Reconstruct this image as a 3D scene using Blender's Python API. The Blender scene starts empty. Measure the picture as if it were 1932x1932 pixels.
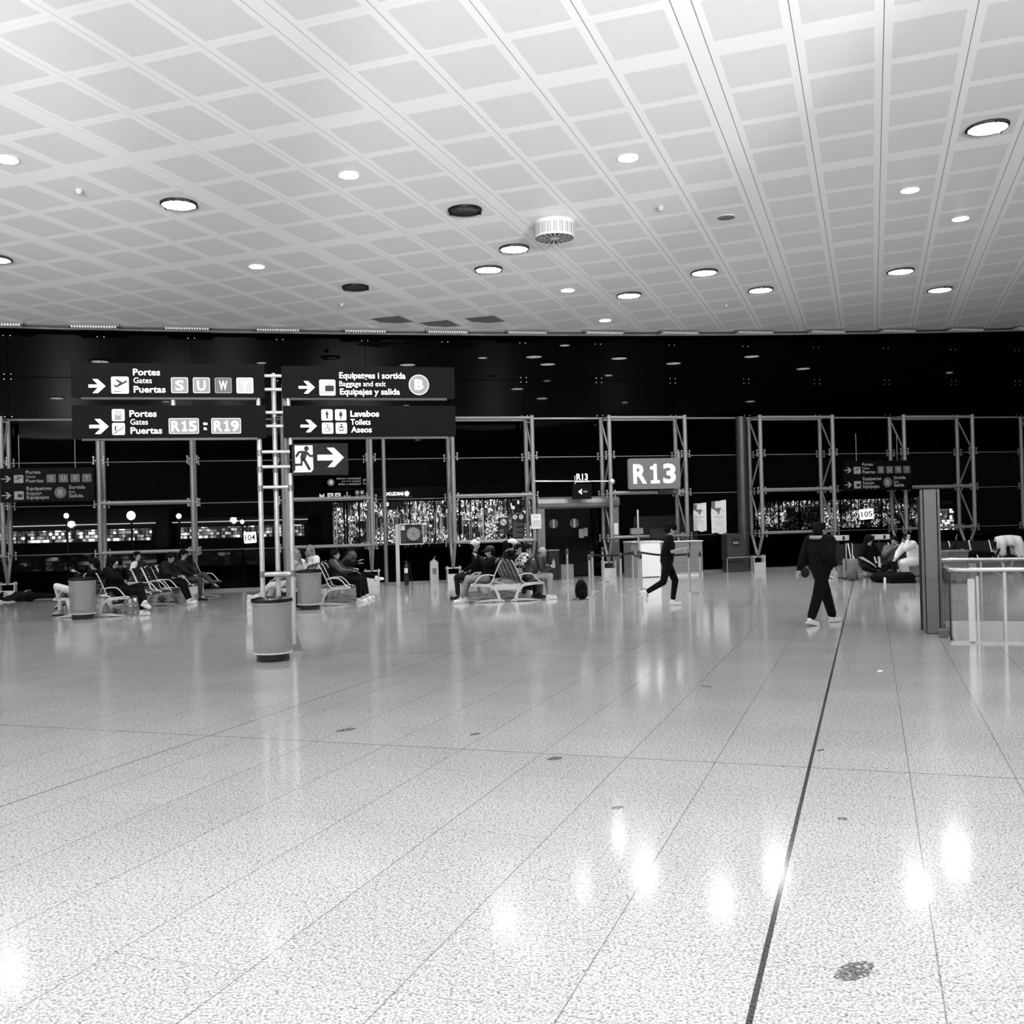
import bpy, bmesh, math, random
from mathutils import Vector, Matrix, Quaternion
from mathutils.geometry import tessellate_polygon
random.seed(7)
S = bpy.context.scene
COL = S.collection
R = math.radians

# ------------------------------------------------------------------ camera
F = 1940.0
PITCH = math.atan(14.5 / F); ROLL = 0.0258
fwd = Vector((0, math.cos(PITCH), math.sin(PITCH)))
r0 = Vector((1, 0, 0)); u0 = r0.cross(fwd)
rt = math.cos(ROLL) * r0 - math.sin(ROLL) * u0
up = math.cos(ROLL) * u0 + math.sin(ROLL) * r0
cd = bpy.data.cameras.new('camera'); cam = bpy.data.objects.new('camera', cd); COL.objects.link(cam)
cd.sensor_width = 36; cd.sensor_height = 36; cd.lens = 36 * F / 1932; cd.clip_end = 600
m3 = Matrix((rt, up, -fwd)).transposed()
cam.matrix_world = Matrix.Translation((0, 0, 1.85)) @ m3.to_4x4()
S.camera = cam

# ------------------------------------------------------------------ night sky, exposure
W = bpy.data.worlds.new('night_sky'); S.world = W; W.use_nodes = True
W.node_tree.nodes['Background'].inputs[0].default_value = (.002, .002, .002, 1)
W.node_tree.nodes['Background'].inputs[1].default_value = 1.0
S.view_settings.view_transform = 'Standard'; S.view_settings.look = 'None'
S.view_settings.exposure = 0.1; S.view_settings.gamma = 1.0; S.view_settings.use_curve_mapping = False
S.cycles.max_bounces = 7; S.cycles.diffuse_bounces = 3; S.cycles.glossy_bounces = 4
S.cycles.transparent_max_bounces = 24; S.cycles.transmission_bounces = 4
S.cycles.use_denoising = True; S.cycles.use_adaptive_sampling = True; S.cycles.adaptive_threshold = .02
S.cycles.sample_clamp_indirect = 6.0
S.cycles.caustics_reflective = False; S.cycles.caustics_refractive = False

# lamp power by how far the lamp stands from the glass front (watts of its beam)
def lamp_power(x, y):
    if y < 2: p = 30
    elif y < 13: p = 5
    elif y < 20: p = 60 if x < 0 else 10
    elif y < 24: p = 760
    else: p = 900 if -1 < x < 7 else 420
    if x > 7 and y > 10: p *= .25
    return p

# added fill spots without fittings, behind the camera, brighten the ceiling from the back
UPL = []
def ceiling_fill(x, w, el=36, cone=80):
    y = -10.4 + .236 * x
    l = bpy.data.lights.new('uplight', 'SPOT'); l.energy = w; l.spot_size = R(cone); l.spot_blend = .55; l.shadow_soft_size = .22
    o = bpy.data.objects.new('uplight', l); COL.objects.link(o); o.location = (x, y, 2.3); UPL.append(o.location.copy())
    o.rotation_euler = (R(90 + el), 0, math.atan(.236)); return o
for x_, w_ in ((-19, 1.6), (-10, 1.5), (0, 1.3), (9, 1.05), (18, .45), (27, .2)):
    ceiling_fill(x_, 14000 * w_)
for x_ in (-14, -4, 6):
    ceiling_fill(x_ + .8, 17000, 15, 19)

# ------------------------------------------------------------------ materials
def lin(v):
    return v / 12.92 if v <= .04045 else ((v + .055) / 1.055) ** 2.4
MATS = {}
def mat(name, v, rough=.6, metal=0., emit=0., spec=.5, grain=0., gscale=20., alpha=1.):
    """v is an sRGB grey; grain adds a procedural variation of the surface itself"""
    if name in MATS: return MATS[name]
    m = bpy.data.materials.new(name); m.use_nodes = True; nt = m.node_tree
    b = nt.nodes['Principled BSDF']; c = lin(v)
    b.inputs['Base Color'].default_value = (c, c, c, 1)
    b.inputs['Roughness'].default_value = rough; b.inputs['Metallic'].default_value = metal
    b.inputs['Specular IOR Level'].default_value = spec
    if emit:
        b.inputs['Emission Color'].default_value = (1, 1, 1, 1); b.inputs['Emission Strength'].default_value = emit
    if grain:
        tc = nt.nodes.new('ShaderNodeTexCoord'); nz = nt.nodes.new('ShaderNodeTexNoise'); mp = nt.nodes.new('ShaderNodeMapRange')
        nz.inputs['Scale'].default_value = gscale; nz.inputs['Detail'].default_value = 4
        nt.links.new(tc.outputs['Object'], nz.inputs['Vector']); nt.links.new(nz.outputs['Fac'], mp.inputs[0])
        mp.inputs[1].default_value = .3; mp.inputs[2].default_value = .7
        mp.inputs[3].default_value = max(0, c * (1 - grain)); mp.inputs[4].default_value = min(1, c * (1 + grain))
        nt.links.new(mp.outputs[0], b.inputs['Base Color'])
    MATS[name] = m; return m

def mixmat(name, fac, closs, trans=1.0, rough=0.0, diff=None):
    """thin glass: clear transmission with a mirror share"""
    if name in MATS: return MATS[name]
    m = bpy.data.materials.new(name); m.use_nodes = True; nt = m.node_tree; nt.nodes.clear()
    o = nt.nodes.new('ShaderNodeOutputMaterial'); mx = nt.nodes.new('ShaderNodeMixShader')
    t = nt.nodes.new('ShaderNodeBsdfTransparent'); t.inputs[0].default_value = (trans, trans, trans, 1)
    g = nt.nodes.new('ShaderNodeBsdfGlossy'); g.inputs[0].default_value = (closs, closs, closs, 1); g.inputs['Roughness'].default_value = rough
    mx.inputs[0].default_value = fac
    src = t
    if diff is not None:
        d = nt.nodes.new('ShaderNodeBsdfDiffuse'); c = lin(diff[1]); d.inputs[0].default_value = (c, c, c, 1)
        m2 = nt.nodes.new('ShaderNodeMixShader'); m2.inputs[0].default_value = diff[0]
        nt.links.new(t.outputs[0], m2.inputs[1]); nt.links.new(d.outputs[0], m2.inputs[2]); src = m2
    nt.links.new(src.outputs[0], mx.inputs[1]); nt.links.new(g.outputs[0], mx.inputs[2]); nt.links.new(mx.outputs[0], o.inputs[0])
    MATS[name] = m; return m

class NT:
    def __init__(s, m): s.nt = m.node_tree
    def n(s, t): return s.nt.nodes.new(t)
    def l(s, a, b): s.nt.links.new(a, b)
    def val(s, sock, v):
        if isinstance(v, (int, float)): sock.default_value = v
        else: s.l(v, sock)
    def m(s, op, a, b=0., c=0.):
        k = s.n('ShaderNodeMath'); k.operation = op
        s.val(k.inputs[0], a); s.val(k.inputs[1], b)
        if op in ('MULTIPLY_ADD', 'COMPARE'): s.val(k.inputs[2], c)
        return k.outputs[0]
    def ramp(s, fac, stops, interp='CONSTANT'):
        k = s.n('ShaderNodeValToRGB'); k.color_ramp.interpolation = interp
        e = k.color_ramp.elements
        while len(e) > 1: e.remove(e[-1])
        e[0].position = stops[0][0]; e[0].color = (stops[0][1],) * 3 + (1,)
        for p, v in stops[1:]: el = e.new(p); el.color = (v, v, v, 1)
        s.l(fac, k.inputs[0]); return k.outputs[0]
    def rng(s, x, a, b, c, d):
        k = s.n('ShaderNodeMapRange'); s.val(k.inputs[0], x)
        for i, v in enumerate((a, b, c, d)): k.inputs[i + 1].default_value = v
        return k.outputs[0]
    def noise(s, vec, sc, det=2., rough=.5):
        k = s.n('ShaderNodeTexNoise'); k.inputs['Scale'].default_value = sc; k.inputs['Detail'].default_value = det
        k.inputs['Roughness'].default_value = rough; s.l(vec, k.inputs['Vector']); return k.outputs['Fac']

PHI = .3369; OX, OY = -1.7119, 15.229; PU, PV = 4.6382, 5.5546      # building grid (columns / rows)
def grid_uv(k, phi=PHI, ox=OX, oy=OY):
    g = k.n('ShaderNodeNewGeometry'); sp = k.n('ShaderNodeSeparateXYZ'); k.l(g.outputs['Position'], sp.inputs[0])
    dx = k.m('SUBTRACT', sp.outputs[0], ox); dy = k.m('SUBTRACT', sp.outputs[1], oy)
    u = k.m('SUBTRACT', k.m('MULTIPLY', dx, math.cos(phi)), k.m('MULTIPLY', dy, math.sin(phi)))
    v = k.m('ADD', k.m('MULTIPLY', dx, math.sin(phi)), k.m('MULTIPLY', dy, math.cos(phi)))
    return g, u, v

def ceiling_material():
    m = bpy.data.materials.new('perforated_ceiling_panels'); m.use_nodes = True; k = NT(m)
    g, u, v = grid_uv(k)
    a = k.m('FRACT', k.m('DIVIDE', u, PU)); b = k.m('FRACT', k.m('DIVIDE', v, PV))
    X = k.m('MULTIPLY', a, PU); Y = k.m('MULTIPLY', b, PV)
    def cells(x, P, G, p, gg):
        t = k.m('MODULO', k.m('SUBTRACT', x, G / 2), p + gg)
        inn = k.m('MULTIPLY', k.m('GREATER_THAN', x, G / 2), k.m('LESS_THAN', x, P - G / 2))
        return k.m('MULTIPLY', inn, k.m('LESS_THAN', t, p))
    panel = k.m('MULTIPLY', cells(X, PU, .451, .875, .229), cells(Y, PV, .46, 1.122, .202))
    def lines(x, cs, w):
        r = None
        for c in cs:
            q = k.m('LESS_THAN', k.m('ABSOLUTE', k.m('SUBTRACT', x, c)), w); r = q if r is None else k.m('MAXIMUM', r, q)
        return r
    ju = lines(X, (.12, .2255 + .875 + .1145, .2255 + 2 * .875 + .229 + .1145, .2255 + 3 * .875 + .458 + .1145, PU - .12), .006)
    # joints are tight on the left half of the hall and open on the right half
    wide = k.rng(u, -6., 4., .07, .8)
    jv = k.m('MULTIPLY', lines(Y, (.23 + 1.122 + .101, .23 + 2 * 1.122 + .303, .23 + 3 * 1.122 + .505), .003), .10)
    # fine perforation grain
    nz = k.noise(g.outputs['Position'], 60, 2)
    pc = k.rng(nz, .3, .7, .74, .79)
    col = k.m('ADD', k.m('MULTIPLY', panel, pc), k.m('MULTIPLY', k.m('SUBTRACT', 1., panel), .92))
    j = k.m('MAXIMUM', k.m('MULTIPLY', ju, wide), jv)
    col = k.m('MULTIPLY', col, k.m('SUBTRACT', 1., j))
    bs = m.node_tree.nodes['Principled BSDF']; k.l(col, bs.inputs['Base Color'])
    bs.inputs['Roughness'].default_value = .42; bs.inputs['Specular IOR Level'].default_value = .25
    return m

def floor_material():
    m = bpy.data.materials.new('polished_speckled_granite'); m.use_nodes = True; k = NT(m)
    g, u, v = grid_uv(k, R(19.2), 0., 0.)
    pos = g.outputs['Position']
    T = .677
    # specks
    n1 = k.noise(pos, 75, 2.5, .6); n2 = k.noise(pos, 26, 2, .5); n3 = k.noise(pos, .7, 3, .5)
    sp = k.rng(n1, .44, .60, 0., 1.)
    thr = k.rng(n2, .3, .7, .45, 1.)
    dark = k.m('MULTIPLY', sp, thr)
    # tile tone varies a little
    tu = k.m('FLOOR', k.m('DIVIDE', k.m('ADD', u, .466), T)); tv = k.m('FLOOR', k.m('DIVIDE', k.m('SUBTRACT', v, 7.74), T))
    wn = k.n('ShaderNodeTexWhiteNoise'); wn.noise_dimensions = '2D'; cb = k.n('ShaderNodeCombineXYZ')
    k.l(tu, cb.inputs[0]); k.l(tv, cb.inputs[1]); k.l(cb.outputs[0], wn.inputs['Vector'])
    tone = k.rng(wn.outputs['Value'], 0, 1, .95, 1.02)
    big = k.rng(n3, .35, .65, .95, 1.03)
    base = k.m('MULTIPLY', k.m('SUBTRACT', .66, k.m('MULTIPLY', dark, .51)), k.m('MULTIPLY', tone, big))
    def line(c, center, w):
        return k.m('LESS_THAN', k.m('ABSOLUTE', k.m('SUBTRACT', c, center)), w)
    def pline(c, off, w, per=T):
        f = k.m('FRACT', k.m('DIVIDE', k.m('ADD', k.m('SUBTRACT', c, off), per / 2), per))
        return k.m('LESS_THAN', k.m('ABSOLUTE', k.m('SUBTRACT', f, .5)), w / per)
    ju = k.m('MULTIPLY', pline(u, -.466, .0035), .5)
    # cross joints are broken: shown only on some tiles
    wn2 = k.n('ShaderNodeTexWhiteNoise'); wn2.noise_dimensions = '2D'; cb2 = k.n('ShaderNodeCombineXYZ')
    k.l(k.m('FLOOR', k.m('DIVIDE', k.m('ADD', u, .466), T * 2)), cb2.inputs[0]); k.l(k.m('ROUND', k.m('DIVIDE', k.m('SUBTRACT', v, 7.74), T)), cb2.inputs[1]); k.l(cb2.outputs[0], wn2.inputs['Vector'])
    jv = k.m('MULTIPLY', k.m('MULTIPLY', pline(v, 7.74, .003), k.m('GREATER_THAN', wn2.outputs['Value'], .5)), .30)
    j = k.m('MAXIMUM', ju, jv)
    j = k.m('MAXIMUM', j, k.m('MULTIPLY', line(u, -.466, .012), .86))
    j = k.m('MAXIMUM', j, k.m('MULTIPLY', line(u, -5.6, .006), .75))
    j = k.m('MAXIMUM', j, k.m('MULTIPLY', line(v, 7.74, .006), .7))
    j = k.m('MAXIMUM', j, k.m('MULTIPLY', line(v, 13.27, .006), .5))
    # round stains ground into the stone
    st = None
    def dist(x, y, rx, ry, r):
        sxyz = k.n('ShaderNodeSeparateXYZ'); k.l(pos, sxyz.inputs[0]); c_, s_ = math.cos(.75), math.sin(.75)
        dx = k.m('SUBTRACT', sxyz.outputs[0], x); dy = k.m('SUBTRACT', sxyz.outputs[1], y)
        a = k.m('DIVIDE', k.m('ADD', k.m('MULTIPLY', dx, c_), k.m('MULTIPLY', dy, s_)), rx); b = k.m('DIVIDE', k.m('SUBTRACT', k.m('MULTIPLY', dy, c_), k.m('MULTIPLY', dx, s_)), ry)
        d = k.m('SQRT', k.m('ADD', k.m('MULTIPLY', a, a), k.m('MULTIPLY', b, b)))
        d = k.m('ADD', d, k.rng(n2, .3, .7, -.12, .12))
        return k.m('LESS_THAN', d, r)
    for x, y, rx, ry in ((1.33, 4.15, .115, .058), (-1.54, 9.26, .10, .05), (-.37, 8.93, .06, .03), (.62, 6.56, .05, .03), (.28, 7.95, .07, .05), (2.05, 11.1, .03, .08), (2.35, 8.0, .05, .02), (1.94, 6.2, .03, .03)):
        q = dist(x, y, rx, ry, 1.)
        st = q if st is None else k.m('MAXIMUM', st, q)
    holes = k.rng(k.noise(pos, 45, 1), .56, .60, 1., .15)
    st = k.m('MULTIPLY', k.m('MULTIPLY', st, holes), .72)
    col = k.m('MULTIPLY', base, k.m('MULTIPLY', k.m('SUBTRACT', 1., j), k.m('SUBTRACT', 1., st)))
    nt = m.node_tree; nt.nodes.remove(nt.nodes['Principled BSDF'])
    out = [n for n in nt.nodes if n.type == 'OUTPUT_MATERIAL'][0]
    d = k.n('ShaderNodeBsdfDiffuse'); k.l(col, d.inputs[0])
    gl = k.n('ShaderNodeBsdfGlossy'); gl.inputs['Roughness'].default_value = .11; gl.inputs[0].default_value = (.95, .95, .95, 1)
    lw = k.n('ShaderNodeLayerWeight'); lw.inputs[0].default_value = .5
    f = lw.outputs['Facing']   # 0 facing, 1 grazing
    f3 = k.m('POWER', k.m('MAXIMUM', k.m('SUBTRACT', f, .60), 0.), 1.5)
    fac = k.m('MULTIPLY_ADD', f3, 3.7, .003)
    mx = k.n('ShaderNodeMixShader'); k.l(fac, mx.inputs[0]); k.l(d.outputs[0], mx.inputs[1]); k.l(gl.outputs[0], mx.inputs[2])
    k.l(mx.outputs[0], out.inputs[0])
    return m

def shelf_material(name, sx, sz, peak, seed, density=.5):
    """backlit display shelving packed with goods: rows of small bright and dark items"""
    m = bpy.data.materials.new(name); m.use_nodes = True; k = NT(m); nt = m.node_tree
    tc = k.n('ShaderNodeTexCoord'); sp = k.n('ShaderNodeSeparateXYZ'); k.l(tc.outputs['Object'], sp.inputs[0])
    cu = k.m('FLOOR', k.m('MULTIPLY', sp.outputs[0], sx)); cv = k.m('FLOOR', k.m('MULTIPLY', sp.outputs[2], sz))
    cb = k.n('ShaderNodeCombineXYZ'); k.l(cu, cb.inputs[0]); k.l(cv, cb.inputs[1]); cb.inputs[2].default_value = seed
    wn = k.n('ShaderNodeTexWhiteNoise'); k.l(cb.outputs[0], wn.inputs['Vector'])
    c2 = k.n('ShaderNodeCombineXYZ'); k.l(k.m('MULTIPLY', sp.outputs[0], 1.), c2.inputs[0]); k.l(k.m('MULTIPLY', sp.outputs[2], 1.6), c2.inputs[1]); c2.inputs[2].default_value = seed * 3.1
    nz = k.noise(c2.outputs[0], .55, 3, .6)
    fz = k.m('FRACT', k.m('MULTIPLY', sp.outputs[2], sz)); shelf = k.m('GREATER_THAN', fz, .22)
    e = k.m('POWER', wn.outputs['Value'], 4.5)
    c3 = k.n('ShaderNodeCombineXYZ'); k.l(k.m('MULTIPLY', sp.outputs[0], 6.), c3.inputs[0]); k.l(k.m('MULTIPLY', sp.outputs[2], .35), c3.inputs[1]); c3.inputs[2].default_value = seed
    strk = k.rng(k.noise(c3.outputs[0], 1.3, 3, .6), .50, .72, 0., .16)
    e = k.m('ADD', e, strk)
    e = k.m('MULTIPLY', e, k.rng(nz, density, density + .15, .02, 1.))
    e = k.m('MULTIPLY', k.m('MULTIPLY', e, shelf), peak)
    b = nt.nodes['Principled BSDF']; b.inputs['Base Color'].default_value = (.1, .1, .1, 1)
    b.inputs['Emission Color'].default_value = (1, 1, 1, 1); k.l(e, b.inputs['Emission Strength'])
    return m

def plaid_material():
    m = bpy.data.materials.new('checked_flannel'); m.use_nodes = True; k = NT(m)
    tc = k.n('ShaderNodeTexCoord'); c = k.n('ShaderNodeTexChecker'); c.inputs['Scale'].default_value = 14
    c.inputs[1].default_value = (.75, .75, .75, 1); c.inputs[2].default_value = (.01, .01, .01, 1)
    k.l(tc.outputs['Object'], c.inputs[0]); k.l(c.outputs[0], m.node_tree.nodes['Principled BSDF'].inputs['Base Color'])
    return m

M_FLOOR = floor_material(); M_CEIL = ceiling_material(); M_PLAID = plaid_material()
M_GLASS = mixmat('clear_facade_glass', .0018, 1., .86)
M_GLASS2 = mixmat('clear_balustrade_glass', .07, 1., .93)
M_SPAN = mixmat('black_cladding_glass', .0033, 1., 1., .02, (1., .006))
M_STEEL = mat('brushed_steel_tube', .86, .28, .45, grain=.12, gscale=9)
M_STEELP = mat('pale_painted_steel', .56, .42, .3, grain=.06)
M_CHROME = mat('polished_steel', .88, .14, .75)
M_ALU = mat('pale_aluminium', .86, .38, .2, grain=.05)
M_DARKPLASTIC = mat('black_plastic', .07, .3, grain=.2)
M_BLACK = mat('black_cloth', .035, .9, spec=.15, grain=.4, gscale=30)
M_DCLOTH = mat('charcoal_cloth', .10, .85, spec=.2, grain=.4, gscale=30)
M_GCLOTH = mat('mid_grey_cloth', .38, .85, spec=.2, grain=.15, gscale=25)
M_LCLOTH = mat('light_grey_cloth', .66, .85, spec=.2, grain=.12, gscale=22)
M_WCLOTH = mat('white_cloth', .88, .8, spec=.2, grain=.06, gscale=22)
M_SKIN = mat('skin', .62, .55, grain=.06)
M_HAIR = mat('dark_hair', .05, .8, spec=.12, grain=.5, gscale=60)
M_HAIRL = mat('fair_hair', .45, .5, grain=.3, gscale=60)
M_SHOEW = mat('white_sneaker_leather', .93, .5, grain=.03)
M_SHOEB = mat('dark_shoe_leather', .06, .5, grain=.2)
M_EYE = mat('dark_eye', .04, .3)
M_SIGN = mat('dark_sign_housing', .03, .6, spec=.1, grain=.08)
M_LIT = mat('lit_white_acrylic', .9, .5, emit=1.25)
M_LITICON = mat('lit_pictogram_panel', .5, .5, emit=.62)
M_LITRIM = mat('lit_pictogram_border', .5, .5, emit=1.1)
M_LITG1 = mat('lit_grey_tile', .3, .5, emit=.27)
M_LITG2 = mat('lit_dark_tile', .2, .5, emit=.085)
M_LITG3 = mat('lit_pale_tile', .4, .5, emit=.52)
M_DIM = mat('unlit_pale_lettering', .42, .6, emit=.10)  # faint glow put into dim sign print and tiles that have no lamp
M_DIMT = mat('unlit_grey_tile', .25, .6, emit=.03)
M_INK = mat('black_ink', .03, .6)
M_LAMP = mat('lamp_diffuser', .95, .4, emit=95)
M_LAMPOFF = mat('dark_reflector', .34, .3, .3, grain=.3, gscale=6)
M_WHITE = mat('white_laminate', .90, .35, grain=.02)
M_WHITEP = mat('white_paint', .80, .5, grain=.03)
M_GREYP = mat('grey_laminate', .48, .45, grain=.04)
M_PILLAR = mat('satin_grey_pillar_metal', .46, .38, .35, grain=.03, gscale=5)
M_PAPER = mat('white_paper', .93, .7, grain=.02)
M_R13 = mat('mid_grey_sign_face', .36, .5, emit=.05)
M_DARKWALL = mat('dark_wall', .10, .8, grain=.2, gscale=3)
M_DULL = mat('dull_grey_print', .55, .7)

# ------------------------------------------------------------------ mesh helpers
class MB:
    def __init__(s): s.v = []; s.f = []; s.p = []
    def add(s, vs, fs):
        o = len(s.v); f_ = len(s.f); s.v += [tuple(x) for x in vs]; s.f += [tuple(i + o for i in f) for f in fs]; s.p.append((o, len(s.v), f_, len(s.f))); return s
    def box(s, x0, x1, y0, y1, z0, z1, rz=0, at=None):
        vs = [(x, y, z) for x in (x0, x1) for y in (y0, y1) for z in (z0, z1)]
        if rz or at:
            c, sn = math.cos(rz), math.sin(rz); a = at or (0, 0, 0)
            vs = [(c * x - sn * y + a[0], sn * x + c * y + a[1], z + a[2]) for x, y, z in vs]
        return s.add(vs, [(0, 1, 3, 2), (4, 6, 7, 5), (0, 4, 5, 1), (2, 3, 7, 6), (0, 2, 6, 4), (1, 5, 7, 3)])
    def frame(s, d):
        d = Vector(d).normalized(); a = Vector((0, 0, 1)) if abs(d.z) < .9 else Vector((1, 0, 0))
        x = a.cross(d).normalized(); return x, d.cross(x)
    def cyl(s, p, q, r, r2=None, n=12, cap=True):
        p, q = Vector(p), Vector(q); r2 = r if r2 is None else r2; x, y = s.frame(q - p)
        vs = []; 
        for i in range(n):
            a = 2 * math.pi * i / n; dv = x * math.cos(a) + y * math.sin(a)
            vs += [p + dv * r, q + dv * r2]
        fs = [(2 * i, 2 * ((i + 1) % n), 2 * ((i + 1) % n) + 1, 2 * i + 1) for i in range(n)]
        if cap: fs += [tuple(2 * i for i in reversed(range(n))), tuple(2 * i + 1 for i in range(n))]
        return s.add(vs, fs)
    def tube(s, pts, r, n=8, closed=False):
        pts = [Vector(p) for p in pts]; rings = []; N = len(pts); px = None
        for i, p in enumerate(pts):
            if closed: d = pts[(i + 1) % N] - pts[i - 1]
            else: d = pts[min(i + 1, N - 1)] - pts[max(i - 1, 0)]
            d.normalize()
            if px is None: x, y = s.frame(d)
            else:
                x = (px - d * px.dot(d)).normalized(); y = d.cross(x)
            px = x
            rr = r[i] if isinstance(r, (list, tuple)) else r
            rings.append([p + (x * math.cos(2 * math.pi * k / n) + y * math.sin(2 * math.pi * k / n)) * rr for k in range(n)])
        vs = [v for g in rings for v in g]; fs = []
        M = N if closed else N - 1
        for i in range(M):
            a, b = i * n, ((i + 1) % N) * n
            for k in range(n): fs.append((a + k, a + (k + 1) % n, b + (k + 1) % n, b + k))
        if not closed: fs += [tuple(reversed(range(n))), tuple(range((N - 1) * n, N * n))]
        return s.add(vs, fs)
    def lathe(s, prof, n=32, c=(0, 0, 0)):
        vs = []; fs = []
        for r, z in prof:
            for k in range(n): vs.append((c[0] + r * math.cos(2 * math.pi * k / n), c[1] + r * math.sin(2 * math.pi * k / n), c[2] + z))
        for i in range(len(prof) - 1):
            for k in range(n): fs.append((i * n + k, i * n + (k + 1) % n, (i + 1) * n + (k + 1) % n, (i + 1) * n + k))
        if prof[0][0] > 0: fs.append(tuple(reversed(range(n))))
        if prof[-1][0] > 0: fs.append(tuple(range((len(prof) - 1) * n, len(prof) * n)))
        return s.add(vs, fs)
    def prism(s, out, y0, y1, plane='xz'):
        """polygon outline in x,z (or x,y) given thickness along y (or z)"""
        n = len(out)
        if plane == 'xz': A = [(a, y0, b) for a, b in out]; B = [(a, y1, b) for a, b in out]
        elif plane == 'xy': A = [(a, b, y0) for a, b in out]; B = [(a, b, y1) for a, b in out]
        else: A = [(y0, a, b) for a, b in out]; B = [(y1, a, b) for a, b in out]
        tris = tessellate_polygon([[Vector((a, b, 0)) for a, b in out]])
        fs = [tuple(t) for t in tris] + [tuple(i + n for i in reversed(t)) for t in tris]
        fs += [(i, (i + 1) % n, n + (i + 1) % n, n + i) for i in range(n)]
        return s.add(A + B, fs)
    def ribbon(s, pts, w, y0, y1, plane='xz'):
        P = [Vector((a, b)) for a, b in pts]; L = []; Rr = []
        for i, p in enumerate(P):
            d = (P[min(i + 1, len(P) - 1)] - P[max(i - 1, 0)]).normalized(); nn = Vector((-d.y, d.x))
            ww = (w[i] if isinstance(w, (list, tuple)) else w) / 2
            L.append(p + nn * ww); Rr.append(p - nn * ww)
        n = len(P)
        for i in range(n - 1):
            q = [L[i], L[i + 1], Rr[i + 1], Rr[i]]
            a = [(v.x, v.y) for v in q]
            if plane == 'xz': vs = [(x, y0, z) for x, z in a] + [(x, y1, z) for x, z in a]
            elif plane == 'yz': vs = [(y0, x, z) for x, z in a] + [(y1, x, z) for x, z in a]
            else: vs = [(x, z, y0) for x, z in a] + [(x, z, y1) for x, z in a]
            s.add(vs, [(0, 1, 2, 3), (7, 6, 5, 4), (0, 4, 5, 1), (1, 5, 6, 2), (2, 6, 7, 3), (3, 7, 4, 0)])
        return s
    def ell(s, c, r, q=None, nu=14, nv=9):
        c = Vector(c); vs = []; fs = []
        for j in range(nv + 1):
            t = math.pi * j / nv
            for i in range(nu):
                a = 2 * math.pi * i / nu
                v = Vector((r[0] * math.sin(t) * math.cos(a), r[1] * math.sin(t) * math.sin(a), r[2] * math.cos(t)))
                if q is not None: v = q @ v
                vs.append(c + v)
        for j in range(nv):
            for i in range(nu): fs.append((j * nu + i, (j + 1) * nu + i, (j + 1) * nu + (i + 1) % nu, j * nu + (i + 1) % nu))
        return s.add(vs, fs)
    def cap(s, p, q, r, r2=None, n=12):
        p, q = Vector(p), Vector(q); r2 = r if r2 is None else r2
        d = (q - p)
        if d.length < 1e-5: return s.ell(p, (r, r, r))
        d.normalize(); pts = []; rr = []
        for k in (1, .85, .5, .0): a = k * math.pi / 2; pts.append(p - d * r * math.sin(a)); rr.append(max(.0005, r * math.cos(a)))
        for k in (0, .5, .85, 1.): a = k * math.pi / 2; pts.append(q + d * r2 * math.sin(a)); rr.append(max(.0005, r2 * math.cos(a)))
        x, y = s.frame(d); vs = []; fs = []
        for P_, r_ in zip(pts, rr):
            for k in range(n): vs.append(P_ + (x * math.cos(2 * math.pi * k / n) + y * math.sin(2 * math.pi * k / n)) * r_)
        for i in range(len(pts) - 1):
            for k in range(n): fs.append((i * n + k, i * n + (k + 1) % n, (i + 1) * n + (k + 1) % n, (i + 1) * n + k))
        fs += [tuple(reversed(range(n))), tuple(range((len(pts) - 1) * n, len(pts) * n))]
        return s.add(vs, fs)
    def each(s, name, m, parent=None, smooth=False, bevel=0):
        """one object per added piece"""
        out = []
        for (v0, v1, f0, f1) in s.p:
            q = MB(); q.v = s.v[v0:v1]; q.f = [tuple(i - v0 for i in f) for f in s.f[f0:f1]]; out.append(q.build(name, m, parent, smooth, bevel))
        return out
    def build(s, name, m, parent=None, smooth=False, bevel=0):
        me = bpy.data.meshes.new(name); me.from_pydata(s.v, [], s.f); me.materials.append(m)
        bm = bmesh.new(); bm.from_mesh(me); bmesh.ops.remove_doubles(bm, verts=bm.verts, dist=1e-5)
        bmesh.ops.dissolve_degenerate(bm, dist=1e-6, edges=bm.edges)
        bmesh.ops.recalc_face_normals(bm, faces=bm.faces)
        if bevel: bmesh.ops.bevel(bm, geom=[e for e in bm.edges if len(e.link_faces) == 2 and e.calc_face_angle(0) > .6], offset=bevel, segments=2, affect='EDGES', clamp_overlap=True)
        bm.to_mesh(me); bm.free()
        if smooth:
            for p in me.polygons: p.use_smooth = True
            try: me.set_sharp_from_angle(angle=R(40))
            except Exception: pass
        o = bpy.data.objects.new(name, me); COL.objects.link(o)
        if parent: o.parent = parent
        return o

def tag(o, label=None, cat=None, group=None, kind=None):
    if label: o['label'] = label
    if cat: o['category'] = cat
    if group: o['group'] = group
    if kind: o['kind'] = kind
    return o
def empty(name, loc=(0, 0, 0), rz=0, label=None, cat=None, group=None, kind=None, parent=None):
    o = bpy.data.objects.new(name, None); COL.objects.link(o); o.empty_display_size = .1
    o.location = loc; o.rotation_euler = (0, 0, rz)
    if parent: o.parent = parent
    return tag(o, label, cat, group, kind)
def copy_tree(o, parent=None):
    c = o.copy(); COL.objects.link(c)
    if parent: c.parent = parent
    for ch in list(o.children): copy_tree(ch, c)
    return c
def structure(o): o['kind'] = 'structure'; return o

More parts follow.
